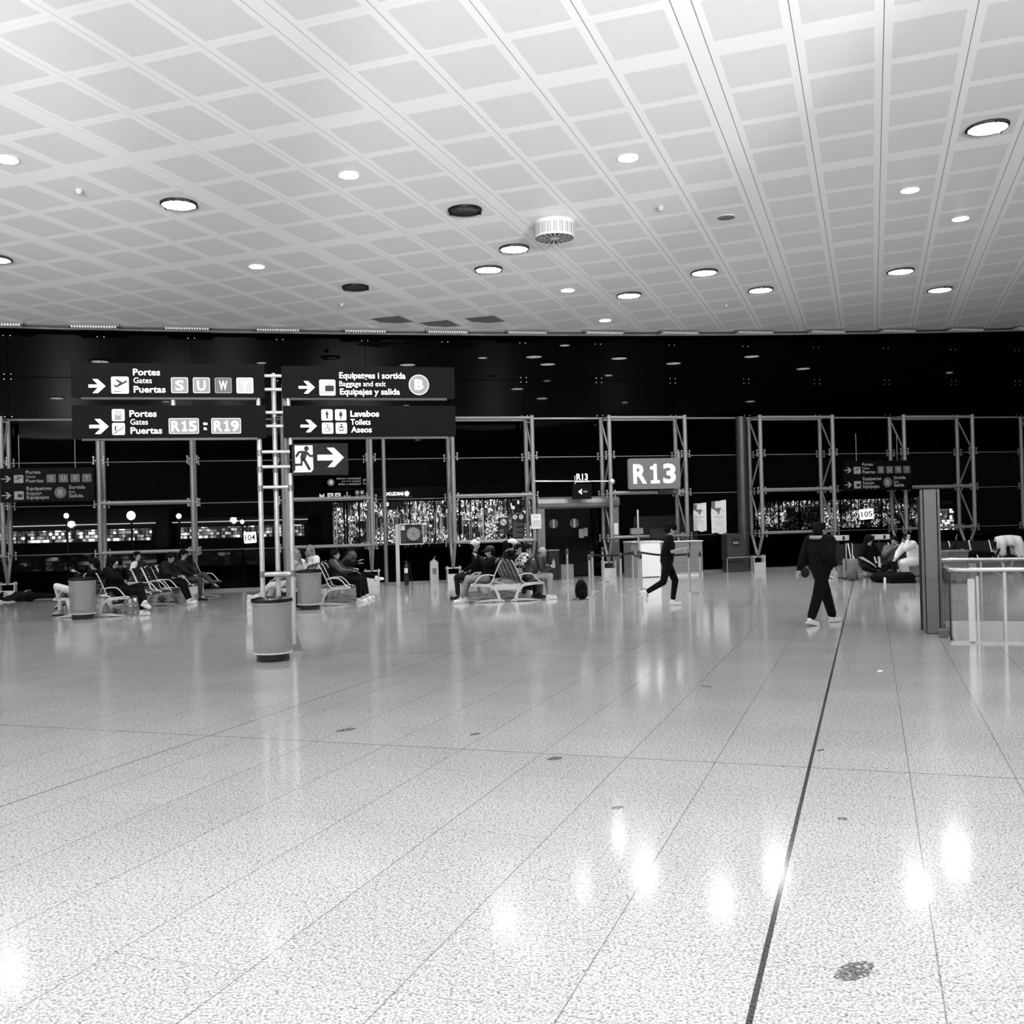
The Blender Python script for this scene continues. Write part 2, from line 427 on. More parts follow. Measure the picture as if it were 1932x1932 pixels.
# flat text fitted to a box: local x = right, z = up, faces -y
_cap = {}
def text(body, x0, x1, z0, h, m, parent, y=0., bold=.0, name='lettering', depth=.004, mirror=False):
    cu = bpy.data.curves.new('t', 'FONT'); cu.body = body; cu.size = 1; cu.offset = bold; cu.resolution_u = 3
    ob = bpy.data.objects.new('t', cu); me = bpy.data.meshes.new_from_object(ob)
    if bold not in _cap:
        c2 = bpy.data.curves.new('t', 'FONT'); c2.body = 'H'; c2.size = 1; c2.offset = bold; o2 = bpy.data.objects.new('t', c2)
        mm = bpy.data.meshes.new_from_object(o2); ys = [v.co.y for v in mm.vertices]; _cap[bold] = (min(ys), max(ys) - min(ys))
        bpy.data.objects.remove(o2)
    lo, ch = _cap[bold]; xs = [v.co.x for v in me.vertices]; a, b = min(xs), max(xs)
    sx = (x1 - x0) / (b - a); sz = h / ch
    bm = bmesh.new(); bm.from_mesh(me)
    for v in bm.verts: v.co = Vector((x0 + (v.co.x - a) * sx, y, z0 + (v.co.y - lo) * sz))
    ex = bmesh.ops.extrude_face_region(bm, geom=bm.faces[:])
    for v in [g for g in ex['geom'] if isinstance(g, bmesh.types.BMVert)]: v.co.y -= depth
    bmesh.ops.recalc_face_normals(bm, faces=bm.faces)
    bm.to_mesh(me); bm.free(); me.materials.clear(); me.materials.append(m)
    bpy.data.objects.remove(ob)
    o = bpy.data.objects.new(name, me); COL.objects.link(o); o.parent = parent; return o

def rrect(x0, x1, z0, z1, r, n=4):
    out = []
    for cx, cz, a0 in ((x1 - r, z1 - r, 0), (x0 + r, z1 - r, 90), (x0 + r, z0 + r, 180), (x1 - r, z0 + r, 270)):
        for i in range(n + 1):
            a = R(a0 + 90 * i / n); out.append((cx + r * math.cos(a), cz + r * math.sin(a)))
    return out
def disc(cx, cz, r, n=20): return [(cx + r * math.cos(2 * math.pi * i / n), cz + r * math.sin(2 * math.pi * i / n)) for i in range(n)]

# ------------------------------------------------------------------ glass front frame: s along, off towards the hall
TH = math.atan(.236); EV = Vector((math.cos(TH), math.sin(TH), 0)); NV = Vector((math.sin(TH), -math.cos(TH), 0)); P0 = Vector((0, 31.95, 0))
def fp(s, off=0., z=0.): return P0 + EV * s + NV * off + Vector((0, 0, z))
def ceil_z(x, y): return 7.95 + .0073 * x + .0141 * y + 7.05e-4 * x * x + 4.18e-4 * x * y - 8.1e-4 * y * y
D1 = Vector((math.sin(R(19.2)), math.cos(R(19.2)), 0)); D2 = Vector((math.cos(R(19.2)), -math.sin(R(19.2)), 0))

# ================================================================== STRUCTURE
# floor with the escalator opening
VN = Vector((6.07, 14.18, 0)); VL, VW = 3.0, 9.0
hole = [VN, VN + D1 * VL, VN + D1 * VL + D2 * VW, VN + D2 * VW]
outer = [fp(-34, 0), fp(-34, 46), fp(56, 46), fp(56, 0)]
tr = tessellate_polygon([outer, hole])
vs = [tuple(p) for p in outer + hole]
fb = MB(); fb.add(vs, [tuple(t) for t in tr])
for t in (outer, ): pass
floor = structure(fb.build('floor', M_FLOOR))
for p in floor.data.polygons:
    if p.normal.z < 0: p.flip()
# slab edge faces of the opening, white panels with joints
def fascia_mat():
    m = bpy.data.materials.new('white_slab_edge_panels'); m.use_nodes = True; k = NT(m)
    g, u, v = grid_uv(k, R(19.2), VN.x, VN.y)
    f = k.m('FRACT', k.m('DIVIDE', u, .46)); j = k.m('LESS_THAN', f, .02)
    c = k.m('MULTIPLY', k.m('SUBTRACT', 1., k.m('MULTIPLY', j, .6)), .88)
    k.l(c, m.node_tree.nodes['Principled BSDF'].inputs['Base Color']); m.node_tree.nodes['Principled BSDF'].inputs['Roughness'].default_value = .35
    return m
fm = fascia_mat()
b = MB()
for i in range(4):
    p, q = hole[i], hole[(i + 1) % 4]
    d = (q - p).normalized(); nrm = Vector((d.y, -d.x, 0)); c = sum(hole, Vector()) / 4
    if (c - p).dot(nrm) > 0: nrm = -nrm
    A = [p, q, q + nrm * .2, p + nrm * .2]
    b.add([(v.x, v.y, -.002) for v in A] + [(v.x, v.y, -1.6) for v in A], [(0, 1, 2, 3), (7, 6, 5, 4), (0, 4, 5, 1), (1, 5, 6, 2), (2, 6, 7, 3), (3, 7, 4, 0)])
structure(b.build('trim_1', fm))
# lower level under the opening
lo = MB(); cc = sum(hole, Vector()) / 4
lo.box(-9, 9, -7, 7, -4.7, -4.6, rz=-R(19.2), at=(cc.x, cc.y, 0))
structure(lo.build('floor_lower', M_WHITEP))

# ceiling: gently curved surface
cb = MB(); NX, NY = 46, 34; ids = {}
vs = []
for j in range(NY + 1):
    for i in range(NX + 1):
        s_ = -34 + 90 * i / NX; of = 0.02 + 46 * j / NY; p = fp(s_, of); vs.append((p.x, p.y, ceil_z(p.x, p.y)))
fs = [(j * (NX + 1) + i, j * (NX + 1) + i + 1, (j + 1) * (NX + 1) + i + 1, (j + 1) * (NX + 1) + i) for j in range(NY) for i in range(NX)]
cb.add(vs, fs); top = [(x, y, z + .12) for x, y, z in vs]; cb.add(top, [tuple(reversed(f)) for f in fs])
structure(cb.build('ceiling', M_CEIL, smooth=True))
# dark edge strip where ceiling meets the front
eb = MB()
for i in range(60):
    s_ = -34 + i * 1.5; p, q = fp(s_, .55), fp(s_ + 1.5, .55)
    for (a, b_, off0, off1, dz0, dz1) in ((p, q, 0, 0, 0, 0),):
        P_ = [fp(s_, .5), fp(s_ + 1.5, .5), fp(s_ + 1.5, .56), fp(s_, .56)]
        zz = [ceil_z(v.x, v.y) for v in P_]
        eb.add([(v.x, v.y, z - .05) for v, z in zip(P_, zz)] + [(v.x, v.y, z + .02) for v, z in zip(P_, zz)], [(0, 1, 2, 3), (7, 6, 5, 4), (0, 4, 5, 1), (1, 5, 6, 2), (2, 6, 7, 3), (3, 7, 4, 0)])
structure(eb.build('trim_2', mat('dark_edge_profile', .2, .6)))

# truss lines of the glass front
TS = [-24.6, -22.0, -19.4, -16.9, -14.35, -11.89, -9.42, -6.92, -4.42, -1.98, .475, 2.94, 5.44, 8.02, 10.59, 13.22, 15.83, 18.4, 21.0, 23.6]
# upper black cladding, one panel per bay
ub = MB()
edges = [-34] + TS + [56]
for a, b_ in zip(edges[:-1], edges[1:]):
    for z0, z1 in ((5.02, 6.18), (6.2, 7.4), (7.42, 9.6)):
        p = fp(a + .006, 0); q = fp(b_ - .006, 0)
        A = [p, q, q - NV * .06, p - NV * .06]
        ub.add([(v.x, v.y, z0) for v in A] + [(v.x, v.y, z1) for v in A], [(0, 1, 2, 3), (7, 6, 5, 4), (0, 4, 5, 1), (1, 5, 6, 2), (2, 6, 7, 3), (3, 7, 4, 0)])
structure(ub.build('wall_front', M_SPAN))
db = MB()
for s_ in TS:
    for z in (5.08, 6.2, 7.35):
        for ds in (-.09, .09):
            for dz in ((-.07, .07) if z == 6.2 else (0,)):
                p = fp(s_ + ds, .005, z + dz); db.cyl(p, p + NV * .02, .014, n=8)
structure(db.build('trim_3', M_STEEL))
# glass panes
wn_ = 0
for a, b_ in zip(edges[:-1], edges[1:]):
    wn_ += 1
    door = abs(a - .475) < .01
    g = MB()
    hi = MB(); p = fp(a + .01, 0); q = fp(b_ - .01, 0); A = [p, q, q - NV * .02, p - NV * .02]
    hi.add([(v.x, v.y, 3.79) for v in A] + [(v.x, v.y, 4.99) for v in A], [(0, 1, 2, 3), (7, 6, 5, 4), (0, 4, 5, 1), (1, 5, 6, 2), (2, 6, 7, 3), (3, 7, 4, 0)])
    for z0, z1 in ((.06, 1.19), (1.21, 2.55), (2.57, 3.77)):
        if door and z1 < 2.6: continue
        p = fp(a + .01, 0); q = fp(b_ - .01, 0); A = [p, q, q - NV * .02, p - NV * .02]
        g.add([(v.x, v.y, z0) for v in A] + [(v.x, v.y, z1) for v in A], [(0, 1, 2, 3), (7, 6, 5, 4), (0, 4, 5, 1), (1, 5, 6, 2), (2, 6, 7, 3), (3, 7, 4, 0)])
    wo = hi.build('window_%d' % wn_, M_SPAN); structure(wo)
    if g.v: g.build('pane', M_GLASS, wo)
# continuous thin joints and top double rail
tb = MB()
for z, r_ in ((3.78, .013), (4.99, .03), (1.2, .010), (2.56, .012)):
    for a, b_ in zip(edges[:-1], edges[1:]):
        if abs(a - .475) < .01 and z < 3: continue
        tb.cyl(fp(a, .03, z), fp(b_, .03, z), r_, n=8)
structure(tb.build('trim_4', M_STEELP))
kb = MB()
for a, b_ in zip(edges[:-1], edges[1:]):
    if abs(a - .475) < .01: continue
    p = fp(a, .04); q = fp(b_, .04); A = [p, q, q - NV * .1, p - NV * .1]
    kb.add([(v.x, v.y, 0.0) for v in A] + [(v.x, v.y, .06) for v in A], [(0, 1, 2, 3), (7, 6, 5, 4), (0, 4, 5, 1), (1, 5, 6, 2), (2, 6, 7, 3), (3, 7, 4, 0)])
structure(kb.build('baseboard_front', M_STEELP))

# truss columns
where = ['', '', '', '', 'under the left dim gate sign at the photo edge', 'right of the left dim gate sign', 'behind the left seat group, right of it',
         'behind the three sign tower tubes', 'behind the middle seat group', 'left of the no smoking notice', 'left of the gate door', 'right of the gate door',
         'between the big gate board and the posters', 'right of the large round concrete column', 'behind the walking person in dark hoodie', 'under the right dim gate sign',
         'behind the escalator glass, right of the pillar', 'at the right photo edge', '', '']
def truss():
    t = empty('truss_column')
    DP = .9
    for nm, off, ext in (('glass_side_post', .1, 5.0), ('hall_side_post', DP, 5.0)):
        b = MB(); b.cyl((0, -off, 1.2), (0, -off, ext), .065, n=14); b.build(nm, M_STEELP, t, smooth=True)
    b = MB(); mid = (0, -.5, .44)
    b.cyl((0, -.1, 1.2), mid, .055, .045, n=12); b.cyl((0, -DP, 1.2), mid, .055, .045, n=12)
    b.each('v_leg', M_STEELP, t, smooth=True)
    b = MB()
    for (a, za, c, zc) in ((.1, 4.95, DP, 3.78), (DP, 3.78, .1, 2.58), (.1, 2.58, DP, 1.2)):
        b.cyl((0, -a, za), (0, -c, zc), .028, n=8)
    for z in (1.2, 4.95): b.cyl((0, -.1, z), (0, -DP, z), .03, n=8)
    b.each('brace', M_STEELP, t, smooth=True)
    b = MB()
    for z in (1.2, 2.58, 3.78):
        for off in (.1, DP):
            for dx in (-1, 1):
                b.box(min(0, dx * .13), max(0, dx * .13), -off - .015, -off + .015, z - .012, z + .012)
                for dz in (-.09, .09):
                    b.box(dx * .13 - .012, dx * .13 + .012, -off - .02, -off + .02, min(z, z + dz), max(z, z + dz))
                    b.cyl((dx * .13, -off - .03, z + dz), (dx * .13, -off + .03, z + dz), .028, n=8)
    b.build('glass_clamp', M_STEELP, t)
    b = MB()
    for dx in (-.19, .19): b.box(dx - .012, dx + .012, -.64, -.36, 0, .5)
    b.box(-.19, .19, -.62, -.38, 0, .26); b.cyl((-.24, -.5, .44), (.24, -.5, .44), .025, n=10)
    b.build('pedestal', M_ALU, t)
    return t
t0 = None
for s_, w_ in zip(TS, where):
    if t0 is None: t = t0 = truss()
    else: t = copy_tree(t0)
    t.location = fp(s_, 0); t.rotation_euler = (0, 0, TH)
    lab = ('pale steel tube truss column of the glass wall, ' + w_) if w_ else 'pale steel tube truss column of the glass wall beyond the photo edge'
    tag(t, lab, 'truss column', 'steel truss columns of the glass wall')
# heavy rails between truss pairs
rb = MB()
for i in (3, 5, 7, 9, 11, 13, 15, 17):
    a, b_ = TS[i], TS[i + 1]
    for z in (1.22, 2.6): rb.cyl(fp(a, .9, z), fp(b_, .9, z), .05, n=12)
    rb.cyl(fp(a, .9, 4.93), fp(b_, .9, 4.93), .045, n=10); rb.cyl(fp(a, .1, 4.93), fp(b_, .1, 4.93), .03, n=10)
structure(rb.build('trim_5', M_STEELP, smooth=True))
# round column between the trusses
c = MB(); c.cyl(fp(7.62, .35, 0), fp(7.62, .35, 5.0), .17, n=28)
o = c.build('column', mat('dark_round_column_metal', .3, .3, .5, grain=.15), smooth=True); structure(o)
o2 = MB(); o2.cyl(fp(-3.95, .05, 0), fp(-3.95, .05, 4.9), .06, n=10); structure(o2.build('trim_6', M_STEELP, smooth=True))

# side and back shell of the hall (behind and beside the camera)
sb = MB()
def wall(a, b_, z0, z1, th=.2):
    g = MB(); d = (b_ - a).normalized(); n_ = Vector((d.y, -d.x, 0)) * th; A = [a, b_, b_ + n_, a + n_]
    g.add([(v.x, v.y, z0) for v in A] + [(v.x, v.y, z1) for v in A], [(0, 1, 2, 3), (7, 6, 5, 4), (0, 4, 5, 1), (1, 5, 6, 2), (2, 6, 7, 3), (3, 7, 4, 0)])
    return g
M_PALEWALL = mat('pale_wall', .75, .8, grain=.05, gscale=3)
structure(wall(fp(-34, 46), fp(-34, 0), 0, 10).build('wall_left', M_PALEWALL))
structure(wall(fp(56, 0), fp(56, 46), 0, 10).build('wall_right', M_PALEWALL))
structure(wall(fp(56, 46), fp(-34, 46), 0, 10).build('wall_back', M_PALEWALL))

# ================================================================== GATE DOOR
dr = empty('door_1', fp(0, 0), TH); structure(dr)
def dpart(b, n, m, par=dr, **k): o = b.build(n, m, par, **k); return o
JM = mat('satin_portal_steel', .50, .42, .6, grain=.15, gscale=4)
b = MB()
for x0, x1 in ((.66, .9), (3.06, 3.30)):
    b.box(x0, x1, -.55, .25, 0, 2.5)
dpart(b, 'door_jamb', JM)
b = MB(); b.ribbon([(-.55 + .0, 2.18), (-.62, 2.22), (-.66, 2.32), (-.62, 2.44), (-.5, 2.5)], .03, .66, 3.3, plane='yz'); b.box(.66, 3.3, -.55, .25, 2.16, 2.5)
dpart(b, 'door_head', JM)
b = MB(); b.box(.9, 3.06, .1, .12, .02, 2.16)
GD = mixmat('dark_door_glass', .03, 1., .35)
for x0, x1 in ((.92, 1.97), (1.99, 3.04)):
    b = MB(); b.box(x0, x1, .1, .12, .03, 2.14); leaf = dpart(b, 'door_leaf', GD)
    cx = {0.92: 1.32, 1.99: 2.0}[x0]
    sb_ = MB(); sb_.prism(disc(cx + .03, 1.69, .15, 28), .07, .085); q = dpart(sb_, 'round_sticker', mat('grey_sticker', .38, .6), leaf)
    sb_ = MB(); sb_.box(cx + .005, cx + .055, .055, .068, 1.56, 1.82); dpart(sb_, 'sticker_stripe', M_WHITE, leaf)
b = MB()
for x0, x1, z0, z1 in ((2.17, 2.33, 1.22, 1.5), (2.34, 2.46, 1.27, 1.53)): b.box(x0, x1, .06, .075, z0, z1)
dpart(b, 'paper_note', M_DULL)
b = MB(); b.cyl((.45, -.9, 3.0), (2.94, -.9, 2.96), .02, n=8); b.ell((2.98, -.92, 2.95), (.09, .09, .09)); dpart(b, 'portal_cable', M_STEEL)
# box signs over the door
sg = empty('gate_arrow_sign', fp(1.67, 1.0, 2.42), TH, 'small dark box sign with left arrow symbol hanging over the gate door', 'sign')
MB().box(0, .6, -.06, .06, 0, .46).build('housing', M_SIGN, sg, bevel=.006)
MB().prism([(.17, .23), (.29, .32), (.265, .23), (.29, .14)], -.075, -.061).build('arrow', M_LIT, sg)
MB().prism([(.31, .205), (.46, .205), (.46, .255), (.33, .255)], -.07, -.061).build('tail_mark', M_DIM, sg)
MB().box(.08, .1, -.02, .02, .46, .72).build('hanger', M_STEEL, sg)
sg = empty('gate_number_letters', fp(1.82, .98, 2.94), TH, 'white backlit letters R13 standing above the gate door', 'sign')
text('R13', 0, .36, .06, .2, M_LIT, sg, y=0, bold=.02)
MB().box(-.05, .42, -.015, .015, 0, .05).build('letter_rail', M_STEEL, sg)

# big R13 board
sg = empty('gate_number_board', fp(3.46, 1.05, 2.69), TH - R(2), 'large grey rounded board with white gate number R13', 'sign')
MB().prism(rrect(0, 1.68, 0, .95, .07), -.06, .06).build('board', M_R13, sg)
def one(x0, x1, z0, h, m, par, y):
    w = x1 - x0
    out = [(.05, 0), (1, 0), (1, .16), (.70, .16), (.70, 1), (.44, 1), (.30, .90), (.0, .86), (.0, .72), (.36, .72), (.36, .16), (.05, .16)]
    return MB().prism([(x0 + a * w, z0 + b_ * h) for a, b_ in out], y - .004, y).build('lettering', m, par)
text('R', .15, .585, .17, .60, M_LIT, sg, y=-.062, bold=.03); one(.70, 1.0, .17, .60, M_LIT, sg, -.062); text('3', 1.12, 1.53, .17, .60, M_LIT, sg, y=-.062, bold=.03)
MB().box(1.62, 1.68, .0, .06, -.2, 1.2).build('hanger', M_STEELP, sg)
MB().box(1.0, 1.45, -.02, .1, -.18, -.02).build('display', M_DARKPLASTIC, sg)

# ================================================================== SIGN TOWER
PL = Vector((-3.24, 15.17, 0))
tw = empty('sign_tower', PL, TH, 'tall tower of steel tubes with rungs carrying the five lit signs', 'sign tower')
def pole(x, y, z0, z1, r=.036):
    b = MB(); b.cyl((x, y, z0), (x, y, z1), r, n=20)
    b.lathe([(r, 0), (r * .6, r * .5), (0.001, r * .7)], 20, (x, y, z1)); return b.build('pole', M_STEEL, tw, smooth=True)
pole(-.225, .16, 0, 4.1); pole(-.45, .02, 0, 3.12); pole(-.015, .02, .1, 2.6)
b = MB(); b.cyl((-.06, .5, 0), (-.06, .5, 4.0), .05, n=14); b.build('rear_pole', M_STEELP, tw, smooth=True)
b = MB()
for z in (4.06, 3.86, 3.52, 3.32): b.cyl((-.36, .02, z), (-.10, .02, z), .024, n=10)
for z in (2.94, 2.72, 2.42, 1.14): b.cyl((-.45, .02, z), (-.015, .02, z), .024 if z > 1.5 else .035, n=10)
for z in (3.86, 3.32, 2.72, 2.42, 1.14): b.cyl((-.225, .16, z), (-.225, .02, z), .02, n=8)
b.each('rung', M_STEEL, tw, smooth=True)
b = MB()
for z in (3.42, 2.92, 2.68, 2.4, 1.14):
    for x, y in ((-.225, .16),) + (((-.45, .02),) if z < 3.1 else ()) + (((-.015, .02),) if z < 2.55 else ()):
        b.cyl((x, y, z - .045), (x, y, z + .045), .043, n=16)
b.each('clamp_collar', mat('worn_steel_collar', .5, .4, .7, grain=.15), tw, smooth=True)
b = MB(); b.prism([(-.035, .33), (.012, .33), (.10, 0), (-.05, 0)], .0, .05); b.build('foot_gusset', M_STEELP, tw)
b = MB(); b.box(-.55, .12, -.06, .24, 0, .02); b.build('base_plate', M_STEELP, tw)

def arrow(p, x0, x1, zc, hh, th, m=M_LIT, y=-.0):
    L = x1 - x0; k = hh
    out = [(x0, zc - th / 2), (x0, zc + th / 2), (x1 - k * 1.02, zc + th / 2), (x1 - k * 1.75, zc + hh), (x1 - k * 1.05, zc + hh), (x1, zc), (x1 - k * 1.05, zc - hh), (x1 - k * 1.75, zc - hh), (x1 - k * 1.02, zc - th / 2)]
    return MB().prism(out, y - .004, y).build('arrow', m, p)
def tile(p, x0, x1, z0, z1, face, y, name='tile', rim=M_LITRIM, r=.02):
    t = MB().prism(rrect(x0, x1, z0, z1, r), y - .003, y).build(name, rim, p)
    e = .012
    MB().prism(rrect(x0 + e, x1 - e, z0 + e, z1 - e, r * .6), y - .006, y - .0032).build('tile_face', face, t)
    return t
def strokes(par, segs, w, y, m=M_INK, name='symbol'):
    b = MB()
    for seg in segs:
        b.ribbon(seg, w, y - .003, y)
        for a in seg: b.prism(disc(a[0], a[1], w / 2, 8), y - .003, y)
    return b.build(name, m, par)
def plane_icon(t, x0, z0, w, y, m=M_INK):
    P = lambda a, b_: (x0 + a * w, z0 + b_ * w)
    b = MB()
    b.prism([P(.14, .50), P(.2, .53), P(.3, .45), P(.86, .78), P(.9, .72), P(.88, .68), P(.30, .36), P(.26, .36)], y - .003, y)
    b.prism([P(.24, .80), P(.30, .83), P(.64, .66), P(.52, .58)], y - .003, y)
    b.prism([P(.46, .60), P(.62, .62), P(.4, .44), P(.3, .46)], y - .0029, y)
    b.prism([P(.14, .14), P(.54, .14), P(.54, .11), P(.14, .11)], y - .003, y)
    return b.build('symbol', m, t)
def case_icon(t, x0, z0, w, y, m=M_INK):
    P = lambda a, b_: (x0 + a * w, z0 + b_ * w)
    b = MB(); b.prism(rrect(x0 + .36 * w, x0 + .9 * w, z0 + .27 * w, z0 + .62 * w, .03 * w), y - .003, y)
    b.ribbon([P(.56, .62), P(.56, .70), P(.70, .70), P(.70, .62)], .02 * w, y - .003, y); b.ribbon([P(.1, .22), P(.8, .2)], .02 * w, y - .003, y)
    return b.build('symbol', m, t)
def man_icon(t, cx, z0, h, y, kind=0):
    b = MB(); b.prism(disc(cx, z0 + .92 * h, .07 * h, 10), y - .003, y)
    if kind == 0: b.prism([(cx - .16 * h, z0 + .82 * h), (cx + .16 * h, z0 + .82 * h), (cx + .16 * h, z0 + .45 * h), (cx + .09 * h, z0 + .45 * h), (cx + .09 * h, z0), (cx - .09 * h, z0), (cx - .09 * h, z0 + .45 * h), (cx - .16 * h, z0 + .45 * h)], y - .003, y)
    elif kind == 1: b.prism([(cx - .12 * h, z0 + .82 * h), (cx + .12 * h, z0 + .82 * h), (cx + .22 * h, z0 + .38 * h), (cx + .07 * h, z0 + .30 * h), (cx + .06 * h, z0), (cx - .06 * h, z0), (cx - .07 * h, z0 + .30 * h), (cx - .22 * h, z0 + .38 * h)], y - .003, y)
    elif kind == 2:
        b.ribbon([(cx, z0 + .82 * h), (cx, z0 + .42 * h), (cx + .2 * h, z0 + .42 * h), (cx + .32 * h, z0 + .14 * h)], .09 * h, y - .003, y)
        pts = [(cx - .04 * h + .27 * h * math.cos(R(a)), z0 + .3 * h + .27 * h * math.sin(R(a))) for a in range(110, 345, 20)]
        b.ribbon(pts, .05 * h, y - .003, y)
    else:
        b.prism(disc(cx, z0 + .90 * h, .11 * h, 10), y - .003, y)
        b.ribbon([(cx - .3 * h, z0 + .5 * h), (cx - .12 * h, z0 + .66 * h), (cx + .12 * h, z0 + .66 * h), (cx + .3 * h, z0 + .5 * h)], .10 * h, y - .003, y)
        b.prism([(cx - .12 * h, z0 + .7 * h), (cx + .12 * h, z0 + .7 * h), (cx + .10 * h, z0 + .5 * h), (cx - .10 * h, z0 + .5 * h)], y - .003, y)
        b.ribbon([(cx - .24 * h, z0 + .34 * h), (cx - .14 * h, z0 + .1 * h), (cx - .03 * h, z0 + .2 * h)], .13 * h, y - .003, y)
        b.ribbon([(cx + .24 * h, z0 + .34 * h), (cx + .14 * h, z0 + .1 * h), (cx + .03 * h, z0 + .2 * h)], .13 * h, y - .003, y)
    return b.build('symbol', M_INK, t)

def lightbox(name, s0, z1, w, h, label):
    e = empty(name, PL + EV * s0 + Vector((0, 0, z1)) - NV * -.06, TH, label, 'sign')
    MB().box(0, w, -.05, .09, -h, 0).build('housing', M_SIGN, e, bevel=.005)
    MB().box(.12, w - .12, -.02, .06, -h - .03, -h).build('lower_rail', M_DARKPLASTIC, e)
    return e
YF = -.052
# upper left: gates S U W Y
e = lightbox('gate_direction_sign', -2.99, 4.21, 2.635, .482, 'lit dark sign reading Portes Gates Puertas S U W Y, upper left of tower')
arrow(e, .23, .455, -.33, .098, .042, y=YF)
t = tile(e, .53, .765, -.435, -.195, M_LITICON, YF, 'pictogram_tile'); plane_icon(t, .53, -.435, .24, YF - .006)
text('Portes', .825, 1.19, -.175, .093, M_LIT, e, YF, .018); text('Gates', .83, 1.075, -.285, .078, M_LIT, e, YF, .0); text('Puertas', .83, 1.26, -.42, .093, M_LIT, e, YF, .018)
for ch, x0, fc, rm in (('S', 1.335, M_LITG1, M_LITICON), ('U', 1.635, M_LITG1, M_LITICON), ('W', 1.937, M_LITG2, M_LITG1), ('Y', 2.24, M_LITG3, M_LIT)):
    t = tile(e, x0, x0 + .235, -.425, -.20, fc, YF, 'gate_letter_tile', rm); text(ch, x0 + .06, x0 + .175, -.385, .14, M_LIT, t, YF - .0065, .015)
# lower left
e = lightbox('gate_number_sign', -2.99, 3.61, 2.64, .465, 'lit dark sign reading Portes Gates Puertas R15 to R19, lower left of tower')
arrow(e, .23, .485, -.30, .105, .046, y=YF)
t = tile(e, .53, .70, -.225, -.055, M_LITICON, YF, 'lift_pictogram'); MB().ribbon([(.575, -.205), (.575, -.135), (.655, -.135), (.655, -.205), (.575, -.205)], .007, YF - .009, YF - .006).build('symbol', M_INK, t)
b = MB()
for x in (.595, .615, .635): b.ribbon([(x, -.195), (x, -.15)], .010, YF - .009, YF - .006)
b.ribbon([(.575, -.11), (.595, -.085), (.64, -.11), (.655, -.085)], .006, YF - .009, YF - .006); b.build('symbol', M_INK, t)
t = tile(e, .53, .70, -.42, -.25, M_LITICON, YF, 'escalator_pictogram'); strokes(t, [[(.555, -.40), (.585, -.385), (.61, -.36), (.64, -.345), (.68, -.31)]], .008, YF - .006); strokes(t, [[(.575, -.36), (.575, -.30)]], .016, YF - .006)
text('Portes', .765, 1.13, -.165, .093, M_LIT, e, YF, .018); text('Gates', .775, 1.01, -.275, .078, M_LIT, e, YF, 0); text('Puertas', .775, 1.20, -.405, .093, M_LIT, e, YF, .018)
for tx, x0 in (('R15', 1.29), ('R19', 1.875)):
    t = tile(e, x0, x0 + .415, -.41, -.185, M_LITG1, YF, 'gate_number_tile', M_LITICON); text('R', x0 + .037, x0 + .155, -.375, .15, M_LIT, t, YF - .0065, .025); one(x0 + .178, x0 + .255, -.375, .15, M_LIT, t, YF - .0065); text(tx[2], x0 + .275, x0 + .385, -.375, .15, M_LIT, t, YF - .0065, .025)
text('to', 1.762, 1.825, -.285, .05, M_LIT, e, YF, .03); text('a', 1.768, 1.815, -.355, .052, M_LIT, e, YF, .03)
# upper right
e = lightbox('baggage_direction_sign', -.11, 4.19, 2.57, .465, 'lit dark sign reading Equipatges i sortida with round B, upper right of tower')
arrow(e, .24, .475, -.315, .092, .038, y=YF)
t = tile(e, .54, .775, -.435, -.20, M_LITICON, YF, 'pictogram_tile'); case_icon(t, .54, -.435, .235, YF - .006)
text('Equipatges i sortida', .835, 1.82, -.18, .092, M_LIT, e, YF, .018); text('Baggage and exit', .835, 1.52, -.295, .075, M_LIT, e, YF, 0); text('Equipajes y salida', .84, 1.73, -.42, .090, M_LIT, e, YF, .018)
t = MB().prism(disc(2.02, -.27, .155, 36), YF - .003, YF).build('round_terminal_tile', M_LITICON, e)
MB().prism(disc(2.02, -.27, .138, 36), YF - .006, YF - .0032).build('tile_face', M_LITG1, t); text('B', 1.955, 2.085, -.345, .155, M_LIT, t, YF - .0065, .04)
# lower right
e = lightbox('toilets_sign', -.10, 3.605, 2.56, .463, 'lit dark sign reading Lavabos Toilets Aseos, lower right of tower')
arrow(e, .245, .48, -.30, .092, .038, y=YF)
for i, (x0, z0) in enumerate(((.55, -.22), (.75, -.22), (.555, -.415), (.755, -.415))):
    t = tile(e, x0, x0 + .165, z0, z0 + .165, M_LITICON, YF, 'pictogram_tile'); man_icon(t, x0 + .083, z0 + .028, .115, YF - .006, i)
text('Lavabos', .975, 1.40, -.165, .09, M_LIT, e, YF, .03); text('Toilets', .975, 1.27, -.285, .085, M_LIT, e, YF, .012); text('Aseos', .98, 1.285, -.40, .088, M_LIT, e, YF, .02)
